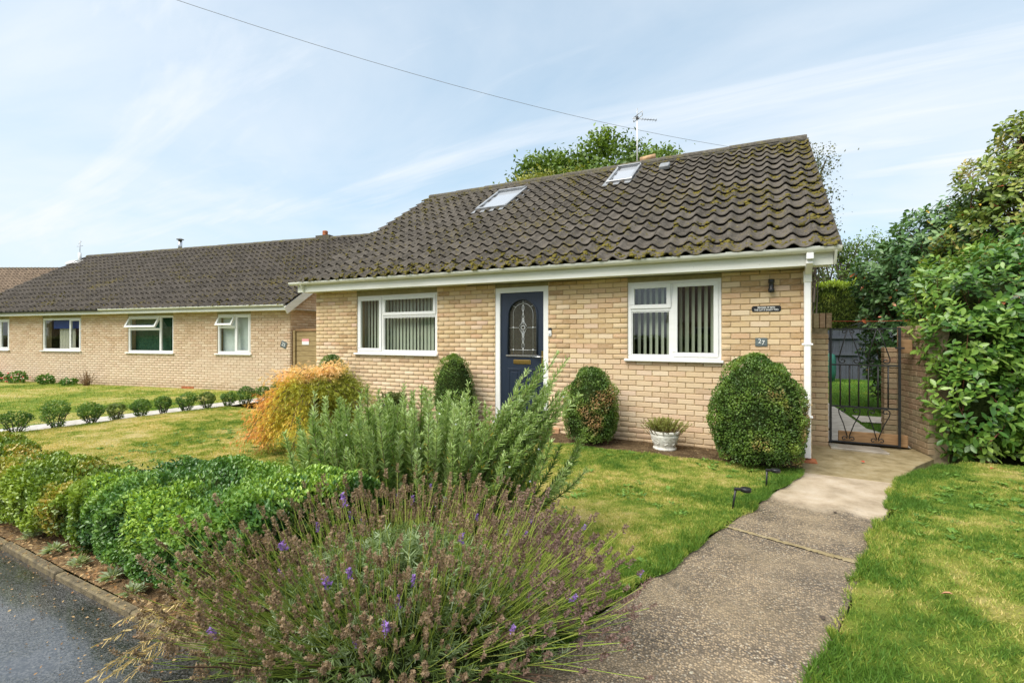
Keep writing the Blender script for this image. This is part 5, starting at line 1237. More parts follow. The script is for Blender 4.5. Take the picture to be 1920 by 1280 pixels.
# lavender
LV = thing('lavender_bush', 'sprawling lavender bush with faded brown flower heads beside the pavement', 'shrub', (-2.14, -5.12, 0))
lc = C(-2.12, -5.05, 0); n = 1900
az = RNG.random(n) * 2 * np.pi; ps = np.arccos(1 - RNG.random(n) * (1 - math.cos(R(66)))); L_ = RNG.uniform(.40, .60, n) + .10 * np.sin(ps)
d = np.cos(az)[:, None] * rt * np.sin(ps)[:, None] * 1.12 + np.sin(az)[:, None] * fwv * np.sin(ps)[:, None] * .78 + C(0, 0, 1) * np.cos(ps)[:, None]
b = lc + rt * (np.cos(az) * np.sqrt(RNG.random(n)) * .56)[:, None] + fwv * (np.sin(az) * np.sqrt(RNG.random(n)) * .36)[:, None] + C(0, 0, .06)
d = d + RNG.normal(0, .10, (n, 3)); e = b + d * L_[:, None]; e[:, 2] = np.maximum(e[:, 2] - .10 * np.sin(ps) ** 2, .05)
mid = (b + e) / 2 - C(0, 0, 1) * (.05 * np.sin(ps))[:, None] + RNG.normal(0, .035, (n, 3))
P = bez(b, mid, e, 5); strands('stems', P, np.linspace(.0021, .0012, 5)[None] * np.ones((n, 1)), pal(RNG.random(n), [(.17, .25, .03), (.30, .40, .06), (.42, .44, .11)]), M_stem, LV)
iv, jf = ico(); oct_v = [(1, 0, 0), (-1, 0, 0), (0, 1, 0), (0, -1, 0), (0, 0, 1), (0, 0, -1)]; oct_f = [(0, 2, 4), (2, 1, 4), (1, 3, 4), (3, 0, 4), (2, 0, 5), (1, 2, 5), (3, 1, 5), (0, 3, 5)]
hv, hf, ht = [], [], []
hr = random.Random(5)
for w_ in range(46):
    z = w_ / 45.0; a = hr.uniform(0, 6.28); r0 = .085 * (1.15 - .75 * z ** 2) * (1 + .5 * math.sin(z * 22)); tl = hr.uniform(.15, .27)
    c0 = Vector((r0 * math.cos(a), z, r0 * math.sin(a))); dr_ = Vector((math.cos(a) * .9, hr.uniform(.1, .9), math.sin(a) * .9)).normalized(); sd_ = dr_.cross(Vector((hr.uniform(-1, 1), hr.uniform(-1, 1), hr.uniform(-1, 1)))).normalized()
    kk = len(hv); hv += [tuple(c0 - sd_ * tl * .46), tuple(c0 + sd_ * tl * .46), tuple(c0 + dr_ * tl)]; hf.append((kk, kk + 1, kk + 2)); ht += [hr.uniform(.6, 1.35)] * 3
for w_ in range(0):
    z = w_ / 5.2; rr = .165 * (.8, 1, 1.05, 1, .85, .5)[w_]
    for q in range(3):
        a = q * 2.1 + w_ * .9; o0_ = (rr * .75 * math.cos(a), z + .04 * math.sin(q * 5.0), rr * .75 * math.sin(a)); kk = len(hv)
        hv += [(o0_[0] + v_[0] * rr * .75, o0_[1] + v_[1] * .11, o0_[2] + v_[2] * rr * .75) for v_ in oct_v]; hf += [tuple(i + kk for i in f_) for f_ in oct_f]; ht += [.75 + .5 * ((w_ * 3 + q) * .37 % 1)] * 6
tn = nrm(nrm(e - mid) + C(0, 0, .35)); hs = RNG.uniform(.034, .058, n); fresh = RNG.random(n)
fc = pal(RNG.random(n), [(.14, .098, .058), (.21, .148, .092), (.275, .20, .125), (.20, .142, .095)])
side = (e - lc) @ rt; mauve = np.clip((side - .35) * 1.5, 0, .6)[:, None]; fc = fc * (1 - mauve) + mauve * C(.17, .105, .115)
fc[(fresh < .02) & (side > -.7)] = C(.24, .14, .40)
scatter('flower_heads', hv, hf, e, frames(tn, rdir(n)), np.c_[hs * 1.0, hs, hs * 1.0] * RNG.uniform(.8, 1.2, (n, 3)), fc, M_dryleaf, LV, tint=ht)
# grey-green foliage low in the bush
nr = 900; az = RNG.random(nr) * 2 * np.pi; q = np.sqrt(RNG.random(nr)); rb = lc + rt * (np.cos(az) * q * .88)[:, None] + fwv * (np.sin(az) * q * .60)[:, None]; rb[:, 2] = .06 + (.40 * (1 - q ** 2)) * RNG.uniform(.6, 1.05, nr) + .05
dd = nrm(np.c_[(rb - lc)[:, :2] * 1.1, np.full(nr, .55)] + RNG.normal(0, .25, (nr, 3))); nl = 26
Q = np.repeat(rb, nl, axis=0) + np.repeat(dd, nl, axis=0) * RNG.uniform(-.06, .02, (nr * nl, 1)); m_ = len(Q); ax = nrm(np.repeat(dd, nl, axis=0) * .7 + rdir(m_) * .85); sz = RNG.uniform(.025, .055, m_)
gt = np.repeat(RNG.random(nr), nl); scatter('leaves', *NEEDLE, Q, frames(ax, rdir(m_)), np.c_[np.full(m_, .0052), sz, sz], pal(np.clip(gt * .7 + .3 * RNG.random(m_), 0, 1), [(.055, .085, .022), (.10, .15, .040), (.17, .23, .10), (.30, .35, .24)]), M_leaf, LV)
nb = 240; b = lc + rt * (RNG.uniform(-.5, .5, nb))[:, None] + fwv * RNG.uniform(-.35, .35, nb)[:, None]; e = b + nrm(np.c_[(b - lc)[:, :2] * 1.4, np.full(nb, .4)]) * RNG.uniform(.2, .45, nb)[:, None]
strands('woody_stems', bez(b, (b + e) / 2 + C(0, 0, .05), e, 4), np.full((nb, 4), .004), pal(RNG.random(nb), [(.05, .03, .02), (.13, .08, .05)]), M_stem, LV)
MB().lathe([(.62, .0), (.60, .08), (.45, .2), (.2, .28), (0, .3)], (-2.12, -5.05, 0), 16).build('inner_growth', M_inner, LV, 0, True)
# a dried seeding grass leaning out over the pavement
DG = thing('dry_grass', 'straw-coloured seeding grass stalks leaning over the pavement from the lavender', 'grass', (-2.75, -5.35, 0))
n = 12; b = C(-2.75, -5.35, .05) + RNG.normal(0, .03, (n, 3)); tgt = C(-2.80, -5.92, .20) + RNG.normal(0, .12, (n, 3)); P = bez(b, (b + tgt) / 2 + C(0, 0, .22), tgt, 7)
strands('stalks', P, np.linspace(.002, .001, 7)[None] * np.ones((n, 1)), pal(RNG.random(n), [(.45, .33, .12), (.6, .46, .2)]), M_stem, DG)
Q = np.concatenate([P[:, 4] * (1 - f_) + P[:, 6] * f_ for f_ in np.linspace(0, 1, 22)]); m_ = len(Q); scatter('seed_heads', *NEEDLE, Q, frames(nrm(C(-.1, -.8, -.3) + rdir(m_) * .7), rdir(m_)), np.c_[np.full(m_, .005), np.full(m_, .03), np.full(m_, .03)], pal(RNG.random(m_), [(.45, .33, .13), (.62, .5, .25)]), M_dryleaf, DG)

# Japanese maple, weeping
AC = thing('japanese_maple', 'small weeping maple with orange and yellow feathery leaves on the lawn', 'tree', (-5.72, -2.55, 0))
MB().tube([(0, 0, -.03), (.05, .02, .35), (-.04, .05, .7), (.05, .02, .98)], [.04, .035, .03, .018], 7).build('trunk', M_bark, AC)
ac = C(-5.72, -2.55, 0); n = 120; az = RNG.random(n) * 2 * np.pi
b0_ = np.tile(ac + C(0, .02, .85), (n, 1)); rr = RNG.uniform(.30, .90, n); e = ac + rt * (np.cos(az) * rr * 1.02)[:, None] + fwv * (np.sin(az) * rr * .8)[:, None]; e[:, 2] = np.clip((1.08 - (rr / .95) ** 2 * .80) * np.where(np.arange(n) % 5 < 2, .45, 1.0) + RNG.normal(0, .08, n), .16, 1.12)
lw_ = (e - ac) @ rt; e[:, 2] -= np.clip(-lw_ - .4, 0, 1) * .35; e[:, 2] = np.clip(e[:, 2], .2, 1.2)
mid = (b0_ + e) / 2; mid[:, 2] = np.maximum(b0_[:, 2], e[:, 2]) + .18; b0_[np.arange(n) % 5 < 2, 2] = .5; mid[np.arange(n) % 5 < 2, 2] = .72; P = bez(b0_, mid, e, 8); strands('branches', P, np.linspace(.014, .003, 8)[None] * np.ones((n, 1)), pal(RNG.random(n), [(.10, .06, .04), (.16, .10, .06)]), M_stem, AC, kind=None)
nl = 240; t_ = .25 + .75 * RNG.random((n, nl)); tt = t_[..., None]; Q = (b0_[:, None] * (1 - tt) ** 2 + 2 * mid[:, None] * tt * (1 - tt) + e[:, None] * tt ** 2).reshape(-1, 3); m_ = len(Q)
Q = Q + np.c_[RNG.normal(0, .075, (m_, 2)), RNG.normal(0, .035, m_)] - C(0, 0, 1) * (RNG.random(m_) ** 1.5 * .10)[:, None]; Q = Q[Q[:, 2] > .12]; m_ = len(Q)
L3 = ([(0, 0, 0), (-.10, .55, .02), (0, 1, -.06), (.10, .55, .02), (-.55, .70, -.05), (.55, .70, -.05), (-.22, .2, 0), (.22, .2, 0)], [(0, 3, 2), (0, 2, 1), (0, 6, 4), (0, 5, 7)])
lf = (Q - ac) @ rt; hz = Q[:, 2]; ori = np.clip(.30 - lf * .80 - .10 * hz + 1.0 * (vnoise(Q, 4, 91, 3) - .5), 0, 1)
ca = pal(ori + .25 * (RNG.random(m_) - .5), [(.17, .19, .02), (.32, .30, .03), (.48, .37, .05), (.52, .28, .07), (.46, .17, .05)])
pk = np.clip((hz - .95) * 5 + (vnoise(Q, 5, 95, 2) - .5) * 2, 0, .85)[:, None]; ca = ca * (1 - pk) + pk * C(.72, .46, .24)
ax = nrm(nrm(Q - (ac + C(0, 0, .7))) * .6 + rdir(m_) * .6 - C(0, 0, .45)); sz = RNG.uniform(.035, .065, m_); scatter('foliage', *L3, Q, frames(ax, nrm(C(0, 0, 1) + rdir(m_) * .7)), np.c_[sz, sz, sz], ca, M_leaf, AC)
n = 260; Q = C(-6.10, -2.98, .22) + RNG.normal(0, 1, (n, 3)) * C(.05, .05, .10); scatter('russet_spray', *L3, Q, frames(rdir(n), rdir(n)), np.full(n, .05), pal(RNG.random(n), [(.22, .06, .02), (.36, .13, .04)]), M_dryleaf, AC)

# big-leaved evergreen shrubs on the right
def whorls(T, blobs, n, seed, size, cols, per=7, bump=.22, depth=.35, redtips=.003, zmin=.06, mat=None, name='foliage', extra=.1):
    P, N, b = shell_pts(blobs, n, seed, bump, depth, zmin, 1.6, True, .6); m_ = len(P)
    d = nrm(N * .8 + C(0, 0, .45) + rdir(m_) * .55); r1 = nrm(np.cross(d, rdir(m_))); r2 = np.cross(d, r1)
    A = []; F_ = []; O = []; Z = []; Cc = []; tone = np.clip(.42 + b * 1.2 + .5 * (RNG.random(m_) - .5), 0, 1)
    for k in range(per):
        a = 2.4 * k + RNG.random(m_) * .5; rad = r1 * np.cos(a)[:, None] + r2 * np.sin(a)[:, None]; el = .25 + .5 * k / per
        ax = nrm(rad + d * el + rdir(m_) * .18 - C(0, 0, .12)); A.append(ax); F_.append(nrm(d * 1.0 - rad * el + rdir(m_) * .2)); O.append(P + d * (.02 * k - .05)); Z.append(size * RNG.uniform(.5, 1.25, m_)); Cc.append(pal(np.clip(tone + .28 * (RNG.random(m_) - .5) + .012 * k, 0, 1), cols))
    A, F_, O, Z, Cc = map(np.concatenate, (A, F_, O, Z, Cc)); q = RNG.random(len(A)); Cc[q < redtips] = C(.42, .13, .05); Cc[(q > .5) & (q < .5 + redtips)] = C(.5, .34, .05)
    LB = ([(0, 0, 0), (0, .12, .01), (-.17, .38, .045), (-.215, .62, .03), (-.12, .86, 0), (0, 1, -.06), (.12, .86, 0), (.215, .62, .03), (.17, .38, .045), (0, .5, -.005)],
          [(0, 1, 9, 2), (2, 9, 3), (3, 9, 5, 4), (0, 8, 9, 1), (8, 7, 9), (7, 6, 5, 9)])
    scatter(name, *LB, O, frames(A, F_), np.c_[Z * 1.05, Z, Z], Cc, mat or M_gloss, T)
    n2 = min(m_, 500); k = RNG.choice(m_, n2, False); cb = P[k] - d[k] * .5 - C(0, 0, .2); strands('twigs', bez(cb, (cb + P[k]) / 2 - C(0, 0, .05), P[k], 4), np.linspace(.008, .003, 4)[None] * np.ones((n2, 1)), pal(RNG.random(n2), [(.10, .05, .035), (.20, .07, .05)]), M_stem, T)
def core(T, blobs, k=.72, mat=None):
    m = MB()
    for c, r in blobs:
        v, f = ico(); bm = None
        m.add([(c[0] + q[0] * r[0] * k, c[1] + q[1] * r[1] * k, max(.03, c[2] + q[2] * r[2] * k)) for q in v], f, True)
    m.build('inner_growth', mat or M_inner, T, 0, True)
LAUR = [(.016, .05, .011), (.035, .09, .016), (.065, .14, .022), (.125, .205, .034), (.21, .29, .065)]
LS = thing('laurel_shrub', 'large glossy big-leaved evergreen shrub overhanging the side wall and lawn', 'shrub', (2.7, 1.7, 0))
bl = [((1.74, .80, .70), (.42, .30, .72)), ((1.70, .95, 1.40), (.42, .38, .42)), ((2.5, .95, .5), (.6, .4, .5)), ((3.3, 1.0, .6), (.6, .4, .6)), ((2.5, 1.5, .95), (1.0, .85, .98)), ((2.2, 1.55, 1.85), (.90, .85, .78)), ((3.9, 1.9, 1.4), (1.3, 1.15, 1.45)), ((3.1, 2.0, 2.2), (1.1, 1.0, .95)), ((4.3, 2.2, 2.6), (1.2, 1.1, 1.1))]
whorls(LS, bl, 6800, 101, .106, LAUR, 8, .26, .5); core(LS, bl, .52)
for i in range(5): MB().tube([(2.3 + .35 * i, 1.7, -.05), (2.2 + .4 * i, 1.75, .8), (2.1 + .45 * i, 1.8, 1.7)], [.05, .04, .02], 7).build('trunk', M_bark, LS, 0, True)
L2 = thing('laurel_shrub', 'smaller evergreen shrub behind the side wall, beyond the iron gate', 'shrub', (2.4, 4.8, 0))
bl = [((2.25, 4.9, 1.5), (1.05, 1.0, 1.6)), ((1.9, 5.0, 2.6), (.80, .9, .80)), ((2.7, 5.0, 2.95), (1.0, 1.0, 1.15))]
whorls(L2, bl, 3200, 111, .12, [(.02, .055, .018), (.05, .11, .035), (.09, .165, .055), (.16, .24, .10)], 7, .25, .4, .006); core(L2, bl, .5)
MB().tube([(2.4, 4.8, -.05), (2.4, 4.85, 1.2), (2.3, 4.9, 2.2)], [.09, .06, .03], 7).build('trunk', M_bark, L2, 0, True)
L3_ = thing('viburnum_tree', 'tall shrub with reddish tinged leaves rising behind the laurel', 'tree', (4.0, 3.9, 0))
bl = [((3.45, 4.0, 3.1), (1.15, 1.0, 1.15)), ((4.0, 4.1, 4.1), (1.2, 1.0, 1.2)), ((2.95, 3.95, 3.85), (.60, .55, .60)), ((5.0, 4.0, 3.2), (1.3, 1.1, 1.6)), ((3.45, 4.0, 4.75), (.5, .5, .45))]
whorls(L3_, bl, 3600, 121, .105, [(.03, .06, .014), (.07, .115, .02), (.13, .18, .03), (.21, .23, .055), (.30, .24, .09)], 7, .36, .5, .006); core(L3_, bl, .42)
MB().tube([(4.0, 3.9, -.05), (3.95, 3.9, 1.6), (3.9, 4.0, 3.6)], [.12, .09, .04], 8).build('trunk', M_bark, L3_, 0, True)

# trees and hedge behind
def tree(name, label, base, blobs, nclump, per, leaf, cols, seed, group=None, spread=.34, trunk=.28, mat=None, ctr=None, twiggy=0):
    T = thing(name, label, 'tree', base, group=group)
    P, N, b = shell_pts(blobs, nclump, seed, .35, .75, base[2] + .5, .7, True, .45); m_ = len(P)
    Q = np.repeat(P, per, axis=0) + RNG.normal(0, spread, (m_ * per, 3)) * C(1, 1, .75); NN = np.repeat(N, per, axis=0); k = len(Q)
    tone = np.repeat(.42 + b * 1.0 + .45 * (RNG.random(m_) - .5), per) + .22 * (RNG.random(k) - .5)
    sz = leaf * RNG.uniform(.6, 1.3, k); p_, M, S, c_ = shaped(Q, NN, sz, cols, np.clip(tone, 0, 1), up=.2, rnd=1.0, wid=.66)
    scatter('crown', *LEAF4, p_, M, S, c_, mat or M_leaf, T)
    top = max(bb[0][2] for bb in blobs); bx_, by_, bz_ = base
    cxx = np.mean([bb[0][0] for bb in blobs]); cyy = np.mean([bb[0][1] for bb in blobs])
    tr = MB().tube([(bx_, by_, bz_ - .1), ((bx_ * 2 + cxx) / 3, (by_ * 2 + cyy) / 3, bz_ + (top - bz_) * .4), (cxx, cyy, bz_ + (top - bz_) * .95)], [trunk, trunk * .75, trunk * .2], 8).build('trunk', M_bark, T, 0, True)
    n2 = min(26 if trunk > .12 else 60, m_); kx = RNG.choice(m_, n2, False); a0 = np.tile(C(cxx, cyy, bz_ + (top - bz_) * .55), (n2, 1)) + RNG.normal(0, .25, (n2, 3)) * (C(1, 1, 1) if trunk > .12 else C(.3, .3, 4.5))
    strands('limbs', bez(a0, (a0 + P[kx]) / 2 + C(0, 0, .3), P[kx], 6), np.linspace(trunk * .35, .02 if trunk > .12 else .006, 6)[None] * np.ones((n2, 1)), np.tile(C(.10, .08, .06), (n2, 1)), M_stem, T, 5, kind=None)
    return T
OAK = [(.028, .055, .010), (.06, .105, .016), (.11, .17, .024), (.18, .24, .036)]
tree('oak_tree', 'broad dark green oak crown behind the roof ridge and aerial', (-8.6, 19.8, -.1), [((-9.6, 18.9, 9.0), (2.6, 2.6, 2.5)), ((-8.1, 19.8, 10.6), (2.1, 2.2, 2.2)), ((-6.2, 20.8, 10.2), (2.0, 2.0, 1.9)), ((-11.3, 18.2, 10.2), (1.9, 1.8, 1.9)), ((-12.8, 17.3, 8.8), (1.3, 1.4, 1.5)), ((-5.0, 21.4, 9.3), (1.5, 1.5, 1.4)), ((-8.0, 19.5, 6.5), (3.0, 2.5, 2.5))], 1000, 60, .24, OAK, 131, trunk=.4)
tree('ash_tree', 'yellow-green tree in front of the oak, just over the ridge', (-9.2, 13.2, -.1), [((-9.6, 13.4, 7.6), (1.7, 1.3, 1.4)), ((-8.2, 13.9, 7.9), (1.4, 1.3, 1.3)), ((-11.0, 12.8, 6.9), (1.0, 1.0, 1.0))], 480, 44, .16, [(.075, .095, .018), (.14, .16, .025), (.22, .22, .04), (.30, .26, .06)], 141, trunk=.2, spread=.26)
for bx2, by2, hh, sd in ((-12.9, 12.0, 6.9, 1), (-12.0, 12.6, 6.95, 2)):
    tree('slender_tree', 'thin leafy tip poking above the ridge left of the oak', (bx2, by2, -.1), [((bx2, by2, hh - .9), (.30, .3, .9))], 34, 16, .10, OAK, 150 + sd, 'two thin tree tips', .12, .06)
tree('birch_tree', 'sparse birch sprays hanging past the right end of the roof', (0.9, 12.5, -.1), [((1.0, 12.3, 6.6), (.75, .8, 1.4)), ((1.25, 12.4, 4.6), (.55, .6, 1.3)), ((.6, 12.4, 7.2), (.5, .5, .7))], 260, 14, .085, [(.05, .055, .03), (.09, .10, .04), (.14, .15, .06)], 161, trunk=.1, spread=.22)
tree('garden_tree', 'dark leafy tree between the roof end and the laurels', (3.2, 18.6, -.1), [((2.2, 18.2, 4.6), (1.3, .9, 1.2)), ((3.6, 18.8, 4.7), (1.3, .9, 1.3)), ((1.7, 18.0, 5.6), (.6, .6, 1.0))], 300, 26, .11, OAK, 171, trunk=.14, spread=.2)
CH = thing('conifer_hedge', 'tall clipped conifer hedge with bright tips behind the grey fence', 'hedge', (4.0, 16.2, 0))
n = 26000; x = RNG.uniform(-1.5, 9.5, n); a = RNG.random(n); zt = 3.78 + .10 * np.sin(x * 2.2) + .06 * np.sin(x * 7)
topm = a < .25; z = np.where(topm, zt, zt * RNG.random(n)); y = np.where(topm, 15.2 + RNG.random(n) * 1.6, 15.2); P = np.c_[x, y, z]; N = np.where(topm[:, None], C(0, -.15, 1), C(0, -1, .15)); b = vnoise(P, 1.7, 181, 4) - .5
P = P + N * (b * .55 - RNG.random(n) * .18)[:, None]; tp = np.clip((P[:, 2] - 3.1) * 1.7 + b * 1.5, 0, 1); ct = np.clip(.30 + b * 1.3 + .3 * (RNG.random(n) - .5), 0, 1)
col = pal(ct, [(.03, .052, .010), (.07, .10, .018), (.13, .145, .03), (.19, .175, .045)]); col = col * (1 - tp[:, None]) + tp[:, None] * pal(RNG.random(n), [(.20, .29, .03), (.34, .42, .045)])
sz = RNG.uniform(.08, .17, n); p_, M, S, _ = shaped(P, nrm(N), sz, [(1, 1, 1)] * 2, np.zeros(n), up=.5, rnd=.5, wid=.35); scatter('foliage', *LEAF4, p_, M, S, col, M_leaf, CH)
MB().box(-1.5, 9.5, 15.45, 16.8, -.1, 3.5).build('inner_growth', M_inner, CH, 0, True)

# bedding plants under the neighbouring wall
for i, (lx, ly, w_, h_) in enumerate(((-13.6, -.5, .5, .30), (-12.2, -.5, .55, .42), (-11.0, -.45, .60, .42), (-9.55, -.4, .48, .32), (-8.5, -.38, .5, .24))):
    c = in_n(lx, ly, 0); T = thing('bedding_plant', ('low leafy plant just beyond the terracotta bowl under the neighbouring wall', 'red-flowered bedding plant right beside the terracotta bowl', 'red-flowered bedding plant below the window with the blue blind', 'low green plant between the red flowers and the withered plant', 'small green plant nearest the withered plant by the neighbouring wall')[i], 'plant', (c.x, c.y, -.04), group='bedding plants under the neighbouring wall')
    P, N, b = shell_pts([((c.x, c.y, h_ * .45 - .04), (w_ * .55, w_ * .5, h_ * .55))], 420, 200 + i, .12, .12, -.03, 5); sz = .075 * RNG.uniform(.6, 1.3, len(P)); p_, M, S, c_ = shaped(P, N, sz, [(.03, .075, .014), (.06, .13, .02), (.12, .20, .035)], np.clip(.5 + b + .3 * (RNG.random(len(P)) - .5), 0, 1), wid=.8)
    scatter('foliage', *LEAF6, p_, M, S, c_, M_leaf, T)
    if i in (1, 2):
        k = RNG.choice(len(P), 14, False); scatter('blooms', *ico(), P[k] + N[k] * .06, None, RNG.uniform(.018, .03, 14), pal(RNG.random(14), [(.45, .08, .08), (.6, .25, .25)]), M_leaf, T)
c = in_n(-7.7, -.35, 0); T = thing('withered_plant', 'bare brown withered plant against the neighbouring wall', 'plant', (c.x, c.y, -.05))
n = 70; b0 = np.tile(C(c.x, c.y, -.04), (n, 1)) + RNG.normal(0, .05, (n, 3)) * C(1, 1, 0); e = b0 + np.c_[RNG.normal(0, .22, n), RNG.normal(0, .08, n), RNG.uniform(.15, .5, n)]
strands('stems', bez(b0, (b0 + e) / 2 + C(0, 0, .05), e, 4), np.full((n, 4), .005), pal(RNG.random(n), [(.16, .09, .05), (.28, .18, .10)]), M_stem, T)

# ================================================================== grass, weeds, litter
def grass(name, label, xs, ys, hgt, wid, dry=0.0, z=.012, keep=None):
    n = len(xs); d = dryness(xs, ys) + dry; dd = np.clip(d + .62 * (RNG.random(n) - .5), 0, 1); h = hgt * RNG.uniform(.55, 1.25, n) * (1.15 - .5 * np.clip(d, 0, 1))
    lean = nrm(np.c_[RNG.normal(0, .95, (n, 2)), np.ones(n)]); face = nrm(np.c_[RNG.normal(0, .6, (n, 2)), np.full(n, 1.0)])
    o = scatter(name, *BLADE, np.c_[xs, ys, np.full(n, z - .004)], frames(lean, face), np.c_[wid * RNG.uniform(.7, 1.3, n), h, h], pal(dd, LAWN), M_grass)
    return tag(o, label, 'grass', kind='stuff')
def pts_in(n, x0, x1, y0, y1, f): 
    x = RNG.uniform(x0, x1, n); y = RNG.uniform(y0, y1, n); k = f(x, y); return x[k], y[k]
lw = lambda y: 0.018 * np.sin(y * 5.1 + 1) + 0.014 * np.sin(y * 13.7 + 2); rw = lambda y: 0.018 * np.sin(y * 5.1 + 4) + .014 * np.sin(y * 13.7 + 8)
inF = lambda x, y: (x < path_l(y) + .02 + lw(y)) & (y < -.70 + .04 * np.sin(x * 6) + .02 * np.sin(x * 17))
inR = lambda x, y: (x > path_r(y) - .02 + rw(y) + np.maximum(0, y + .55) * .42)
x1, y1 = pts_in(200000, -3.2, 0, -4.9, -.64, inF); x2, y2 = pts_in(240000, -10.8, -3.2, -4.85, -.64, inF)
k = RNG.random(len(x2)) < .85
grass('lawn_grass', 'short patchy green and straw grass of the front lawn', np.r_[x1, x2[k]], np.r_[y1, y2[k]], .030, np.r_[np.full(len(x1), .0046), np.full(k.sum(), .0075)])
x1, y1 = pts_in(210000, -1.2, 3.2, -5.5, .66, inR)
grass('verge_grass', 'patchy grass right of the concrete path', x1, y1, .029, .0042)
# longer fringe on both path edges
yy = RNG.uniform(-5.2, -.7, 9000); xx = path_l(yy) + lw(yy) + .02 - RNG.random(9000) ** 2 * .16; k = vnoise(np.c_[xx, yy], 3, 77, 2) > .42
yr = RNG.uniform(-5.4, .3, 15000); xr = path_r(yr) + rw(yr) + np.maximum(0, yr + .55) * .42 - .035 + RNG.random(15000) ** 2 * .30; k2 = vnoise(np.c_[xr, yr], 2.6, 78, 2) > .36
grass('edge_grass', 'lush longer grass fringing the edges of the concrete path', np.r_[xx[k], xr[k2]], np.r_[yy[k], yr[k2]], .046, .0050, -.22)
x1, y1 = pts_in(30000, -22, -11.66, -5.2, 1.9, lambda x, y: y < 1.75 + (x + 11.77) * .176)
grass('neighbour_grass', 'mown green grass in front of the neighbouring bungalow', x1, y1, .05, .010, .0, -.035)
x1, y1 = pts_in(24000, .95, 5.0, 2.2, 13.6, lambda x, y: (x > .62 + (9 - y) * .06) & ~((y > 3.25) & (y < 4.15)))
grass('back_grass', 'bright green grass of the back garden seen through the gate', x1, y1, .06, .010, -.75, 0)
# broad-leaved weeds in the lawns
wx_, wy_ = pts_in(2600, -8.5, 3.0, -5.2, .4, lambda x, y: inF(x, y) | inR(x, y)); k = vnoise(np.c_[wx_, wy_], 1.3, 88, 3) > .50; wx_, wy_ = wx_[k], wy_[k]; nw = len(wx_); per = 9
a = RNG.random((nw, per)) * 2 * np.pi; ax = nrm(np.stack([np.cos(a), np.sin(a), RNG.uniform(.15, .6, (nw, per))], -1).reshape(-1, 3)); Q = np.repeat(np.c_[wx_, wy_, np.full(nw, .016)], per, axis=0) + RNG.normal(0, .02, (nw * per, 3)) * C(1, 1, .1)
sz = np.repeat(RNG.uniform(.02, .055, nw), per) * RNG.uniform(.7, 1.2, nw * per); o = scatter('lawn_weeds', *LEAF6, Q, frames(ax, np.tile(C(0, 0, 1), (len(ax), 1)) + .2 * rdir(len(ax))), np.c_[sz * .5, sz, sz], pal(RNG.random(nw * per), [(.045, .10, .018), (.08, .16, .024), (.13, .21, .04)]), M_leaf)
tag(o, 'broad-leaved green weeds scattered through the lawns', 'weeds')
# dry litter and silver weeds on the mulch strip, crumbs on the soil bed
n = 5200; Q = np.c_[RNG.uniform(-8.5, -1.7, n), RNG.uniform(-5.50, -5.0, n), RNG.uniform(.015, .035, n)]; sz = RNG.uniform(.012, .036, n); kp = np.arange(n) < 1500; Q[kp, 1] = -5.50 - RNG.random(kp.sum()) ** 2.2 * .75; Q[kp, 2] = np.where(Q[kp, 1] > -5.562, .018, -.018); sz[kp] *= .55
o = scatter('leaf_litter', *LEAF4, Q, frames(nrm(np.c_[RNG.normal(0, 1, (n, 2)), RNG.normal(0, .25, n)]), nrm(C(0, 0, 1) + rdir(n) * .5)), np.c_[sz * .6, sz, sz], pal(RNG.random(n), [(.16, .08, .035), (.34, .21, .10), (.50, .38, .20), (.30, .14, .05)]), M_dryleaf); tag(o, 'dry brown leaf litter on the strip between hedge and pavement', 'leaf litter')
n = 1600; Q = np.c_[RNG.uniform(-8.7, -.1, n), RNG.uniform(-.72, -.05, n), RNG.uniform(.014, .03, n)]; sz = RNG.uniform(.008, .022, n)
o = scatter('bed_litter', *LEAF4, Q, frames(nrm(np.c_[RNG.normal(0, 1, (n, 2)), RNG.normal(0, .25, n)]), nrm(C(0, 0, 1) + rdir(n) * .5)), np.c_[sz * .6, sz, sz], pal(RNG.random(n), [(.14, .08, .04), (.30, .2, .11), (.42, .33, .2)]), M_dryleaf); tag(o, 'fine dry litter on the soil bed under the front wall', 'leaf litter')
for i, (x, y) in enumerate(((-5.3, -5.42), (-4.85, -5.44), (-4.45, -5.45), (-4.05, -5.43), (-6.0, -5.42), (-3.75, -5.46))):
    T = thing('silver_weed', 'small silvery rosette weed in the litter beside the pavement', 'weed', (x, y, .02), group='silvery weeds along the pavement edge'); n = 70
    ax = nrm(np.c_[RNG.normal(0, 1, (n, 2)), RNG.uniform(.1, .9, n)]); sz = RNG.uniform(.03, .07, n); scatter('leaves', *LEAF4, C(x, y, .02) + ax * .02, frames(ax, nrm(C(0, 0, 1) + rdir(n) * .4)), np.c_[sz * .35, sz, sz], pal(RNG.random(n), [(.16, .22, .09), (.36, .40, .28)]), M_leaf, T)
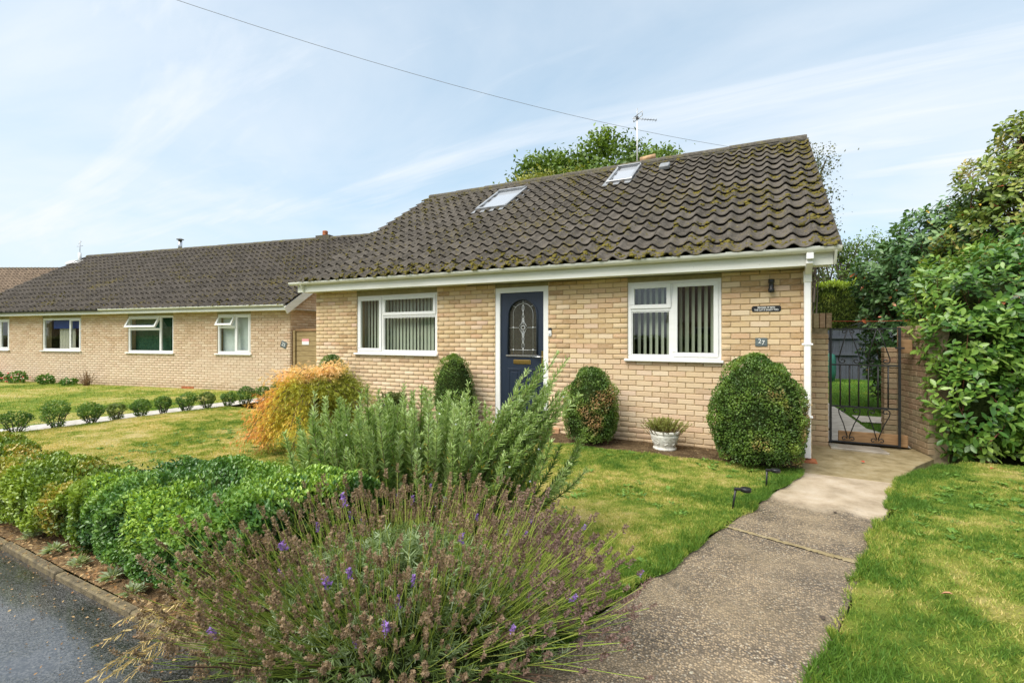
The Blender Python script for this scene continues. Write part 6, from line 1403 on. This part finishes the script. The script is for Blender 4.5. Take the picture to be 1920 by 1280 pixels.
# fallen leaves and a few twigs on path and lawn
for i, (x, y, z, c_) in enumerate(((.42, -3.35, .05, 'pinkish brown'), (1.95, -1.15, .045, 'red'), (.55, .05, .012, 'red'), (-.25, -3.9, .012, 'dark'), (.02, -2.0, .008, 'dark'), (1.7, .2, .05, 'red'), (.12, -4.6, .05, 'dark'), (2.2, -2.3, .05, 'pinkish brown'))):
    v, f = LEAF6; s_ = .055 if c_ != 'dark' else .04; m = MB().add([(p[0] * s_ * .8, p[1] * s_, p[2] * s_ * 1.5) for p in v], f); o = m.build('fallen_leaf', {'red': plain('red_leaf', (.40, .06, .03), .6), 'pinkish brown': plain('brown_leaf', (.45, .22, .12), .7), 'dark': plain('dark_leaf', (.07, .05, .035), .8)}[c_])
    o.location = (x, y, z); o.rotation_euler = (random.uniform(-.2, .2), random.uniform(-.2, .2), random.uniform(0, 6)); tag(o, {'red': 'small red fallen leaf on the ground right of the path', 'pinkish brown': 'pinkish brown fallen leaf lying on the grass right of the path', 'dark': 'small dark curled leaf lying near the concrete path'}[c_], 'leaf', 'fallen leaves ' + c_)

# ================================================================== across the road (stands behind the viewer, mirrored in the windows)
def opposite(x, label, rc):
    T = thing('opposite_bungalow', label, 'house', (x, -27, 0))
    MB().box(x - 6, x + 6, -34, -27, -.2, 2.6).build('wall', M_brickcourse, T, 0, True)
    MB().add([(x - 6.3, -26.6, 2.5), (x + 6.3, -26.6, 2.5), (x + 6.3, -30.5, 5.4), (x - 6.3, -30.5, 5.4), (x + 6.3, -34.4, 2.5), (x - 6.3, -34.4, 2.5)], [(1, 0, 3, 2), (2, 3, 5, 4)]).build('roof', rc, T, 0, True)
    for k in (-3.6, 3.0):
        w = MB().box(x + k - .9, x + k + .9, -26.995, -26.9, 1.0, 2.2).build('window_frame', M_white, T, 0, True); MB().box(x + k - .8, x + k + .8, -26.899, -26.88, 1.08, 2.12).build('pane', M_black, w)
        w.children[0].location = (-x, 27, 0)
    MB().box(x - .5, x + .5, -26.995, -26.93, 0, 2.1).build('door', M_brickred, T, 0, True)
opposite(-34, 'brown-roofed bungalow across the road, mirrored in the left windows', M_tile_f)
opposite(-17, 'dark-roofed bungalow across the road, mirrored in the front door', M_tile_n)
opposite(0, 'brown-roofed bungalow across the road, mirrored in the window by the downpipe', M_tile_f)
opposite(-51, 'dark-roofed bungalow far along the road, mirrored in the neighbouring windows', M_tile_n)
OH = thing('opposite_hedge', 'long dark hedge across the road, mirrored in the window glass', 'hedge', (-25, -19, 0))
n = 16000; P = np.c_[RNG.uniform(-65, 12, n), np.full(n, -18.4), RNG.uniform(.02, 1.5, n)]; tp_ = RNG.random(n) < .25; P[tp_, 1] -= RNG.random(tp_.sum()) * 1.1; P[tp_, 2] = 1.5; P = P + rdir(n) * .14
p_, M, S, c_ = shaped(P, np.where(tp_[:, None], C(0, 0, 1), C(0, 1, .1)), RNG.uniform(.12, .22, n), OAK, RNG.random(n)); scatter('foliage', *LEAF4, p_, M, S, c_, M_leaf, OH)
MB().box(-65, 12, -19.5, -18.5, -.2, 1.42).build('inner_growth', M_inner, OH, 0, True)
